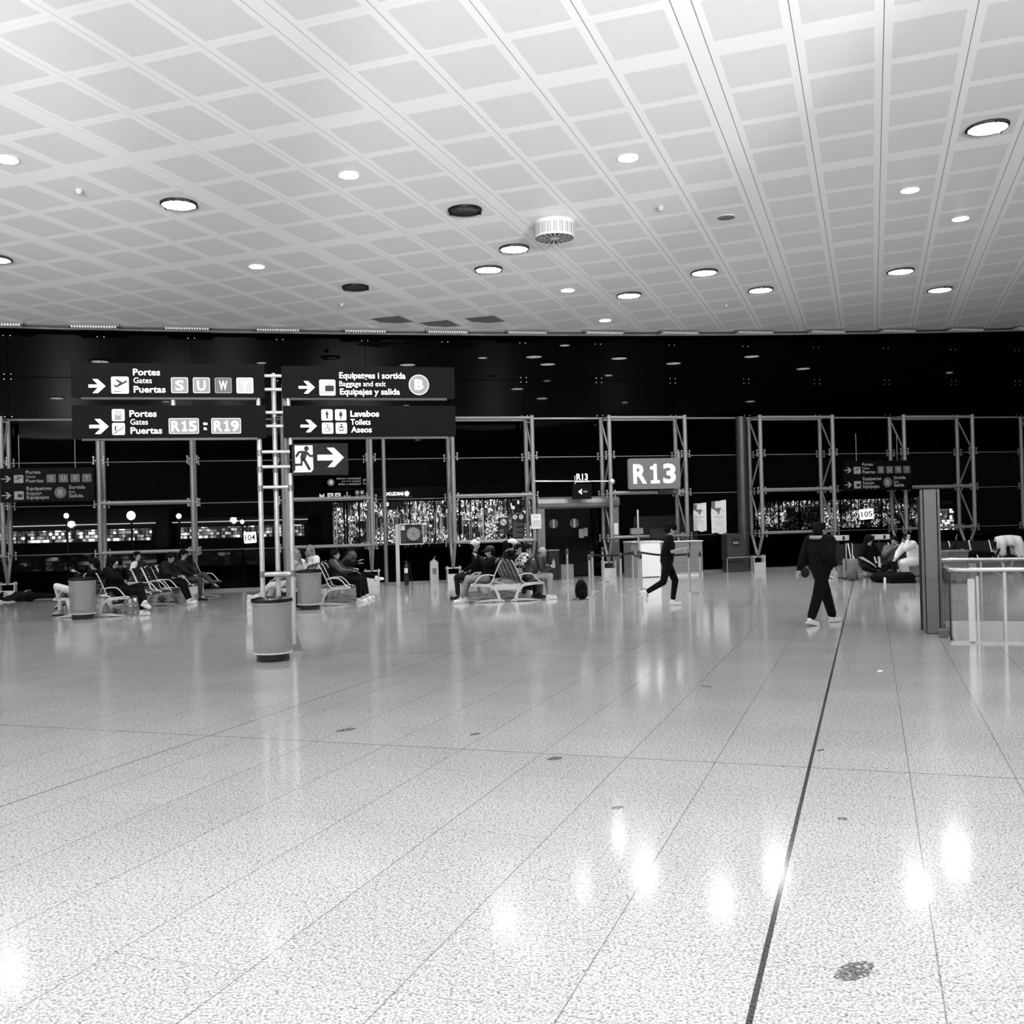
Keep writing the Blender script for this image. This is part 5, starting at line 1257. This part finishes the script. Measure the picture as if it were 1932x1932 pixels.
def belt(p, q, lab):
    b = MB(); n_ = 8; P_ = [Vector(p).lerp(Vector(q), i / n_) for i in range(n_ + 1)]
    for i, v in enumerate(P_): v.z -= .05 * math.sin(math.pi * i / n_)
    d = (P_[-1] - P_[0]).normalized(); sd_ = Vector((-d.y, d.x, 0)) * .002
    for a_, c_ in zip(P_[:-1], P_[1:]):
        A = [a_ - sd_, c_ - sd_, c_ + sd_, a_ + sd_]
        b.add([(v.x, v.y, v.z - .025) for v in A] + [(v.x, v.y, v.z + .025) for v in A], [(0, 1, 2, 3), (7, 6, 5, 4), (0, 4, 5, 1), (1, 5, 6, 2), (2, 6, 7, 3), (3, 7, 4, 0)])
    o = b.build('queue_belt', M_INK); tag(o, lab, 'belt', 'black queue belts')
belt((3.08, 26.5, .92), (1.99, 25.9, .92), 'black queue belt left of the desk front'); belt((3.2, 26.3, .94), (4.13, 24.2, .93), 'black queue belt passing behind the walking person')
belt((2.98, 24.1, .92), (3.08, 26.5, .92), 'short black queue belt before the white desk')

dk = empty('gate_desk', fp(3.25, 1.75), TH, 'white and grey gate desk right of the gate door', 'desk')
MB().box(.0, .27, -.0, .7, 0, 1.06).build('end_panel', M_GREYP, dk, bevel=.005)
MB().box(.27, .92, -.03, .65, .02, 1.07).build('front_panel', mat('bright_white_laminate', .97, .3), dk, bevel=.005)
b = MB()
for z0, z1 in ((.12, .40), (.405, .74), (.745, 1.04)): b.box(.92, 2.3, .0, .6, z0, z1)
b.each('drawer_front', M_GREYP, dk); MB().box(.9, 2.32, .05, .62, 0, .12).build('plinth', M_WHITE, dk)
b = MB(); b.box(.0, .95, -.05, .72, 1.06, 1.10); b.box(.92, 2.32, -.02, .62, 1.04, 1.07); b.build('worktop', M_WHITE, dk)
b = MB(); b.box(.3, .312, .1, .6, 1.1, 1.85); b.box(.3, 2.2, .1, .11, 1.1, 1.85); b.build('screen_glass', M_GLASS2, dk)
mn = empty('desk_monitor', fp(4.2, 1.5, 1.07), TH, 'black monitor on the gate desk behind the glass screen', 'monitor')
b = MB(); b.box(-.25, .25, 0, .03, .1, .42); b.build('screen', M_DARKPLASTIC, mn); MB().cyl((0, .02, 0), (0, .02, .1), .03, n=10).build('stand', M_DARKPLASTIC, mn)
sp_ = empty('scanner_post', fp(3.45, 1.85, 0), TH, 'thin bright post with round lamp tube rising beside the gate desk', 'post')
MB().cyl((0, 0, 0), (0, 0, 2.05), .03, n=12).build('tube', M_CHROME, sp_, smooth=True); MB().lathe([(.12, 0), (.12, .02), (.02, .03)], 20).build('foot', M_CHROME, sp_)
MB().box(-.25, .12, -.1, .04, 1.32, 1.5).build('card_holder', M_GREYP, sp_)
cd_ = empty('papers', fp(3.02, .62, 1.3), TH, 'white notice sheet taped on the right door jamb', 'notice'); MB().box(-.0, .22, -.008, 0, 0, .36).build('sheet', M_PAPER, cd_)

# reader post in the door, small bins
kb_ = empty('black_waste_bin', fp(.98, 1.1), TH, 'tall black bin standing before the gate door, left side', 'bin'); MB().lathe([(.17, 0), (.19, .02), (.2, .86), (.21, .88), (.19, .90)], 24).build('body', M_DARKPLASTIC, kb_, smooth=True)
MB().lathe([(.21, .885), (.21, .91), (.001, .915)], 24).build('lid', M_STEELP, kb_)
gb = empty('grey_box', fp(1.45, .9), TH, 'pale square box on the floor at the gate door', 'box'); MB().box(-.2, .2, -.1, .1, 0, .42).build('body', M_GREYP, gb, bevel=.01); MB().box(-.21, .21, -.11, .11, .42, .44).build('lid', M_STEELP, gb)
# hose reel stand
hs = empty('hose_reel_stand', (-3.44, 30.6, 0), TH, 'white post with clear box holding a round fire hose reel', 'fire hose')
MB().box(-.05, .06, -.03, .05, 0, 1.80).build('post', M_WHITEP, hs, bevel=.004)
b = MB(); b.ribbon([(.08, 1.2), (.78, 1.2), (.78, 1.80), (.08, 1.80), (.08, 1.2)], .03, -.08, .12); b.build('cabinet_frame', M_ALU, hs)
MB().box(.1, .76, .09, .11, 1.22, 1.78).build('cabinet_back', mat('mid_grey_backing', .25, .6, grain=.3, gscale=8), hs)
b = MB(); b.cyl((.49, -.07, 1.50), (.49, .03, 1.50), .21, n=36); r1_ = b.build('hose_reel', mat('pale_reel_disc', .58, .5), hs, smooth=True)
b = MB()
for i in range(5): a_ = 2 * math.pi * i / 5 + .3; b.ribbon([(.49, 1.5), (.49 + .17 * math.cos(a_), 1.5 + .17 * math.sin(a_))], .008, -.075, -.07)
b.tube([(.49 + .20 * math.cos(t_ / 24 * 6.28), -.075, 1.5 + .20 * math.sin(t_ / 24 * 6.28)) for t_ in range(24)], .006, 5, closed=True); b.build('reel_rib', M_DARKPLASTIC, r1_)
MB().box(.12, .24, .0, .06, 1.62, 1.76).build('label_plate', M_PAPER, hs)
fe = empty('fire_extinguisher', (-3.16, 30.35, 0), 0, 'dark fire extinguisher with white label below the hose reel box', 'fire extinguisher')
MB().lathe([(.06, .05), (.075, .08), (.075, .55), (.05, .62), (.02, .66)], 20).build('cylinder', mat('dark_enamel', .09, .25), fe, smooth=True)
MB().box(-.05, .05, -.08, -.074, .36, .5).build('label_plate', M_PAPER, fe); MB().box(-.05, .03, -.02, .02, .66, .72).build('trigger', M_INK, fe)
MB().tube([(0, 0, .68), (.08, 0, .66), (.12, 0, .4), (.17, 0, .02)], .012, 6).build('hose', M_INK, fe, smooth=True); MB().box(-.06, .06, -.06, .06, 0, .05).build('foot', M_INK, fe)
hb_ = empty('collection_box', (-2.42, 31.3, 0), TH, 'narrow white house shaped box on the floor by the glass', 'box')
MB().prism([(-.13, 0), (.13, 0), (.12, .62), (0, .72), (-.12, .62)], -.1, .1).build('body', M_WHITEP, hb_); MB().box(-.06, .06, -.108, -.1, .26, .44).build('slot_plate', M_GREYP, hb_); MB().cyl((0, 0, .70), (.05, 0, .80), .012, n=8).build('knob', M_WHITEP, hb_)
# notices on the glass
def notice(name, s0, s1, z0, z1, m, label, fn=None):
    e = empty(name, fp(s0, .06, z0), TH, label, 'notice'); MB().box(0, s1 - s0, -.012, 0, 0, z1 - z0).build('sheet', m, e)
    if fn: fn(e, s1 - s0, z1 - z0)
    return e
def nosm(e, w, h):
    MB().box(0, w, -.02, -.012, h - .02, h + .01).build('top_edge', M_PAPER, e); t = MB().prism(disc(w / 2, h * .68, .11, 24), -.02, -.012).build('prohibition_disc', M_PAPER, e)
    b = MB(); b.ribbon([(w / 2 - .08, h * .68 + .08), (w / 2 + .08, h * .68 - .08)], .016, -.026, -.02); b.ribbon([(w / 2 - .06, h * .68), (w / 2 + .05, h * .68)], .02, -.025, -.02)
    b.ribbon([(w / 2 + .095 * math.cos(t_ / 16 * 6.3), h * .68 + .095 * math.sin(t_ / 16 * 6.3)) for t_ in range(17)], .014, -.024, -.02); b.build('cigarette_symbol', M_INK, t)
    b = MB()
    for i in range(3): b.box(.04, .16, -.016, -.012, .05 + .04 * i, .065 + .04 * i)
    b.build('print_line', M_DULL, e)
notice('no_smoking_notice', -.46, -.14, 1.42, 1.95, M_INK, 'black no smoking notice on the glass left of the gate door', nosm)
def info(e, w, h):
    for cx in (.1, .3):
        t = MB().prism(disc(cx, h - .1, .072, 20), -.02, -.012).build('prohibition_disc', M_PAPER, e); MB().ribbon([(cx - .04, h - .06), (cx + .04, h - .14)], .016, -.026, -.02).build('symbol', M_INK, t)
    b = MB()
    for i in range(9): b.box(.03, .15 if i % 3 == 0 else w - .05, -.016, -.012, h - .26 - .055 * i, h - .245 - .055 * i)
    b.build('print_line', M_DULL, e)
notice('rules_notice', -.03, .37, 1.25, 2.03, M_INK, 'tall black notice with two round prohibition signs', info)
def grid_(e, w, h):
    b = MB()
    for i in range(4):
        for j in range(5): b.box(.04 + j * .05, .065 + j * .05, -.016, -.012, .05 + i * .055, .075 + i * .055)
    for i in range(3): b.box(.04, w - .06, -.016, -.012, h - .06 - .03 * i, h - .055 - .03 * i)
    b.build('print_line', M_INK, e)
notice('white_notice', .40, .70, 1.56, 2.0, M_PAPER, 'white notice sheet with a grid of small symbols by the door', grid_).location = fp(.36, .98, 1.56)
def poster(s0, s1, z0, z1, lab, tilt):
    e = empty('hanging_poster', fp(s0, .25, z0), TH, lab, 'poster', 'white posters hanging right of the big gate board'); w, h = s1 - s0, z1 - z0
    MB().prism([(.0, .0), (w * .3, .02), (w * .6, -.03), (w, .01), (w + .01, h), (.02, h - .03 * tilt), (-.01, h * .6)], -.012, 0).build('sheet', M_PAPER, e)
    MB().prism([(.02, h - .05), (w * .62, h - .02), (w * .72, h - .25 * w), (w * .5, h * .55), (w * .35, h * .66), (.0, h * .76)], -.018, -.012).build('printed_panel', mat('mid_grey_print', .42, .6), e)
    MB().prism([(w * .28, h * .95), (w * .72, h * .96), (w * .7, h * .76), (w * .26, h * .76)], -.022, -.018).build('speech_block', M_PAPER, e)
    b = MB(); b.ribbon([(w * .35, h * .74), (w * .5, h * .62), (w * .66, h * .74), (w * .8, h * .66)], .02, -.022, -.018)
    for i, (a_, c_) in enumerate(((.2, .8), (.4, .6), (.15, .85), (.2, .75), (.2, .8))): b.box(w * a_, w * c_, -.016, -.012, h * (.48 - .06 * i), h * (.487 - .06 * i) + (.01 if i < 1 else 0))
    b.ribbon([(w * .12, h * .16), (w * .2, h * .12), (w * .16, h * .07)], .012, -.016, -.012); b.build('print_line', M_DULL, e)
poster(5.93, 6.37, 1.33, 2.24, 'smaller white hanging poster, left of the two beside the board', 1)
poster(6.55, 7.06, 1.24, 2.32, 'larger white hanging poster, right of the two beside the board', 2)
def door_no(s0, z0, w, h, tx, lab, rz=0, off=.5):
    e = empty('stand_number_sign', fp(s0, off, z0), TH, lab, 'sign'); MB().prism(rrect(0, w, 0, h, .03), -.03, 0).build('plate', mat('lit_number_plate', .8, .5, emit=.75), e)
    text(tx, w * .1, w * .9, h * .25, h * .5, M_INK, e, y=-.031, bold=.005); e.rotation_euler = (0, R(rz), TH); MB().cyl((w / 2, .0, h), (w / 2, .0, h + .25), .01, n=6).build('hanger', M_DARKPLASTIC, e); return e
door_no(-8.06, 1.36, .35, .32, '104', 'white square sign with number 104 left of the tower', -3)
door_no(11.75, 1.54, .50, .35, '105', 'white sign with number 105 above the seat row', -4)
door_no(8.9, 1.75, .22, .15, '106', 'small far white sign with number 106 beyond the glass', 0, -6)
# trolley machine right of the posters
at = empty('service_terminal', fp(7.05, .75), TH, 'dark upright service machine behind the posters', 'machine')
MB().box(-.3, .3, -.2, .25, .35, 1.2).build('cabinet', mat('dark_grey_cabinet', .2, .5), at, bevel=.02); MB().box(-.13, .13, -.21, -.2, .82, 1.1).build('screen', M_INK, at, bevel=.01); MB().box(-.1, .08, -.215, -.211, .9, .97).build('label_plate', M_DULL, at)
b = MB(); b.tube([(-.34, -.25, 0), (-.34, -.25, .42), (-.3, -.25, .47), (.42, -.25, .47), (.5, -.25, .4), (.5, -.25, 0)], .018, 8); b.build('guard_rail', M_STEELP, at, smooth=True); MB().box(-.3, .45, -.1, .2, 0, .33).build('base', mat('smoky_base', .22, .3), at)
dsp = empty('info_display', fp(17.05, -3.0, 0), TH, 'lit departure display with DAM lettering beyond the glass, right of pillar', 'display')
MB().box(0, .9, 0, .1, 1.0, 2.3).build('cabinet', M_DARKPLASTIC, dsp); MB().box(.05, .85, -.01, 0, 1.05, 1.85).build('screen', shelf_material('lit_display_page', 9, 12, 3.5, 4.2, .35), dsp); text('DAM', .35, .8, 2.0, .14, M_DULL, dsp, y=-.002)
MB().box(.4, .5, .02, .08, 0, 1.0).build('stand', M_DARKPLASTIC, dsp)
at2 = empty('grey_cabinet', (10.95, 25.5, 0), 0, 'waist high grey cabinet right of the grey pillar', 'cabinet'); MB().box(-.25, .25, -.2, .2, .08, .78).build('body', mat('dull_cabinet_metal', .36, .5, grain=.1), at2, bevel=.01); MB().box(-.27, .27, -.22, .22, .78, .81).build('worktop', M_STEELP, at2); MB().box(-.22, .22, -.17, .17, 0, .08).build('plinth', M_INK, at2)

# ================================================================== OUTSIDE: night apron
ap = MB(); ap.box(-160, 160, 33, 260, -5.2, -5.0); o = ap.build('ground_outside', mat('dark_asphalt', .06, .8, grain=.3, gscale=.5)); structure(o)
mm_ = mat('floodlight_lens', .9, .3, emit=6)
for x, y, z, r_, w_ in ((-25.9, 70, 2.8, .30, 'middle bright one'), (-30.3, 70, 2.9, .17, 'left small one'), (-23.3, 72, 2.7, .18, 'right small one'), (-19.4, 74, 2.2, .14, 'rightmost, left of the 104 sign')):
    e = empty('floodlight_mast', (x, y, -5), 0, 'floodlight mast burning beyond the glass at left, ' + w_, 'floodlight', 'floodlights on the night apron')
    MB().cyl((0, 0, 0), (0, 0, 5 + z), .08, n=8).build('mast', M_DARKPLASTIC, e); MB().ell((0, -.1, 5 + z), (r_, r_ * .6, r_)).build('lamp_head', mm_, e, smooth=True)
# far terminal block with lit window band
for nm, x0, x1, z0, z1, y, sd, pk, dn, lab in (('terminal_building', -38, -26, -5, 3.4, 75, 1., 3.5, .40, 'far terminal block with lit window band, beyond the left glass'), ('concourse_building', -25.5, -15.5, -5, 2.6, 78, 2., 2.6, .46, 'far concourse block with lit window band, behind the left seats')):
    e = empty(nm, (0, y, 0), 0, lab, 'building'); MB().box(x0, x1, 0, 6, z0, z1).build('wall', mat('night_concrete', .03, .8, grain=.2, gscale=1), e)
    MB().box(x0 + .2, x1 - .3, -.05, 0, 1.0, 1.9).build('window_band', shelf_material(nm + '_windows', 4.5, 4, pk, sd, dn - .1), e)
    MB().box(x0, x1, -.9, 0, 2.25, 2.32).build('canopy_edge', mat('lit_canopy_edge', .5, .5, emit=.6), e)
    MB().box(x0, x1, -2.0, 0, -1.0, .2).build('loading_level', shelf_material(nm + '_level', 2.2, 3, .35, sd + 5, .5), e)

# ================================================================== REFLECTED SHOP ROW: glowing objects added beyond the panes as its mirror image; lettering backwards
def shop(name, s0, s1, z0, z1, m, label, lit=None):
    e = empty(name, fp(s0, -42), TH, label, 'shop', None); w = s1 - s0
    MB().box(-1, w + 1, -.5, 6, -5, 0).build('plinth', M_DARKWALL, e)
    MB().box(0, w, 0, .3, z1, z1 + 1.0).build('fascia', mat('dark_shop_fascia', .12, .5), e)
    MB().box(0, w, .32, .5, z0, z1).build('backlit_shelving', m, e)
    b = MB()
    n_ = int(w / .35)
    for i in range(n_): b.box(i * .35, i * .35 + .06, .1, .2, z1 - .9, z1)
    b.build('hanging_slat', M_STEELP, e)
    b = MB()
    for i in range(int(w / 1.8) + 1): b.box(i * 1.8, i * 1.8 + .12, .25, .35, 0, z1)
    for z in (z0, (z0 + z1) / 2): b.box(0, w, .1, .32, z - .02, z + .02)
    b.build('shelf_frame', M_DARKPLASTIC, e)
    b = MB(); b.box(0, w, .0, .6, 0, z0 - .1); b.build('counter', M_DARKPLASTIC, e)
    return e
e = shop('duty_free_shop', -3.0, 11.6, .35, 3.35, shelf_material('duty_free_shelves', 15, 8, 3.4, 1.3, .42), 'brightly lit bottle shop seen in the glass left of the gate door')
b = MB()
for i in range(46):
    x_ = random.uniform(.1, 14.3); w_ = random.uniform(.05, .22); z_ = random.uniform(2.2, 3.1) if i % 3 else random.uniform(.6, 2.2); b.box(x_, x_ + w_, .05, .09, z_, z_ + random.uniform(.08, .30))
b.build('lit_price_panel', mat('lit_price_panel', .7, .5, emit=1.1), e)
b = MB()
for i in range(60): x_ = random.uniform(0, 14.5); b.box(x_, x_ + .03, .0, .04, random.uniform(0, 1.2), random.uniform(2.0, 3.3))
b.build('glass_edge', mat('bright_glass_edge', .6, .3, emit=.35), e)  # glowing bars put in for the bright upright streaks of the reflection
e2 = empty('shop_name_letters', fp(.25, -41.7, 3.78), TH, 'white backlit shop name above the bottle shop, reading backwards', 'sign')
o = text('BARCELONA', -1.7, -.35, .0, .24, mat('bright_shop_letters', .9, .5, emit=2.2), e2, y=0, bold=.03); o.rotation_euler = (0, 0, math.pi)
o = MB().lathe([(.10, 0), (.17, 0), (.17, .03), (.10, .03)], 24).build('ring_logo', MATS['bright_shop_letters'], e2); o.location = (1.95, 0, .12); o.rotation_euler = (R(90), 0, 0)
MB().box(-.2, 2.4, .05, .1, -.14, -.06).build('letter_rail', M_STEELP, e2)
shop('kiosk_shop', 29.5, 45.5, .5, 2.75, shelf_material('kiosk_shelves', 13, 8, 2.6, 2.6, .46), 'lit kiosk seen in the glass behind the 105 sign')


# mirror images of hanging signs, added as objects; lettering turned away to read backwards
MLIT = mat('faint_lettering', .9, .5, emit=.30); MIC = mat('faint_tile', .5, .5, emit=.14); MLIT2 = mat('clear_lettering', .9, .5, emit=.75)
e = empty('far_baggage_sign', fp(-1.2, -34, 4.25), TH + math.pi, 'faint backwards baggage sign seen in the glass below the exit sign', 'sign')
t = MB().prism(rrect(.0, .36, .05, .41, .03), -.004, .03).build('pictogram_tile', MIC, e); case_icon(t, .0, .05, .36, .04)
text('Equipatges i sortida', .5, 2.0, .40, .12, MLIT, e, -.002, .02); text('Baggage and exit', .5, 1.7, .24, .10, MLIT, e, -.002); text('Equipajes y salida', .5, 1.9, .05, .12, MLIT, e, -.002, .02)
t = MB().prism(disc(2.35, .22, .22, 28), -.004, .0).build('round_terminal_tile', MIC, e); text('B', 2.26, 2.44, .12, .22, MLIT2, t, .02, .03)
MB().box(-.1, 2.9, -.10, -.01, -.06, .60).build('housing', M_SIGN, e)
MB().cyl((1.4, -.05, -.06), (1.4, -.05, -9.2), .05, n=8).build('mast', M_DARKPLASTIC, e)
e = empty('far_gate_sign', fp(-1.0, -33.5, 3.35), TH + math.pi, 'faint backwards gate letter sign seen in the glass right of the tower', 'sign')
for i, ch in enumerate('SUWY'):
    t = MB().prism(rrect(.55 + .3 * (i % 2), .80 + .3 * (i % 2), .32 - .3 * (i // 2), .57 - .3 * (i // 2), .02), -.004, 0).build('gate_letter_tile', MIC, e); text(ch, .61 + .3 * (i % 2), .74 + .3 * (i % 2), .37 - .3 * (i // 2), .15, MLIT2, t, .006, .02)
t = MB().prism(rrect(.05, .42, .05, .45, .03), -.004, 0).build('pictogram_tile', MLIT2, e); plane_icon(t, .05, .05, .37, .004)
b = MB(); b.ribbon([(1.6, .5), (1.6, .12)], .05, -.004, 0); b.ribbon([(1.42, .27), (1.6, .08), (1.78, .27)], .05, -.005, 0); b.build('arrow', MLIT2, e)
for x in (2.0, 2.45):
    t = MB().prism(rrect(x, x + .36, .08, .44, .03), -.004, 0).build('pictogram_tile', MLIT2, e); plane_icon(t, x, .08, .36, .004)
text('M', 3.0, 3.3, .1, .3, MLIT2, e, -.002, .02)
MB().box(-.1, 3.6, -.10, -.01, -.05, .62).build('housing', M_SIGN, e)
MB().cyl((1.8, -.05, -.05), (1.8, -.05, -8.3), .05, n=8).build('mast', M_DARKPLASTIC, e)

# ------------------------------------------------------------------ bake the rounded figures to plain meshes
dg = bpy.context.evaluated_depsgraph_get(); dg.update()
baked = [(o, bpy.data.meshes.new_from_object(o.evaluated_get(dg))) for o in REM]
for o, me in baked:
    o.modifiers.clear(); old = o.data; o.data = me
    for p in me.polygons: p.use_smooth = True
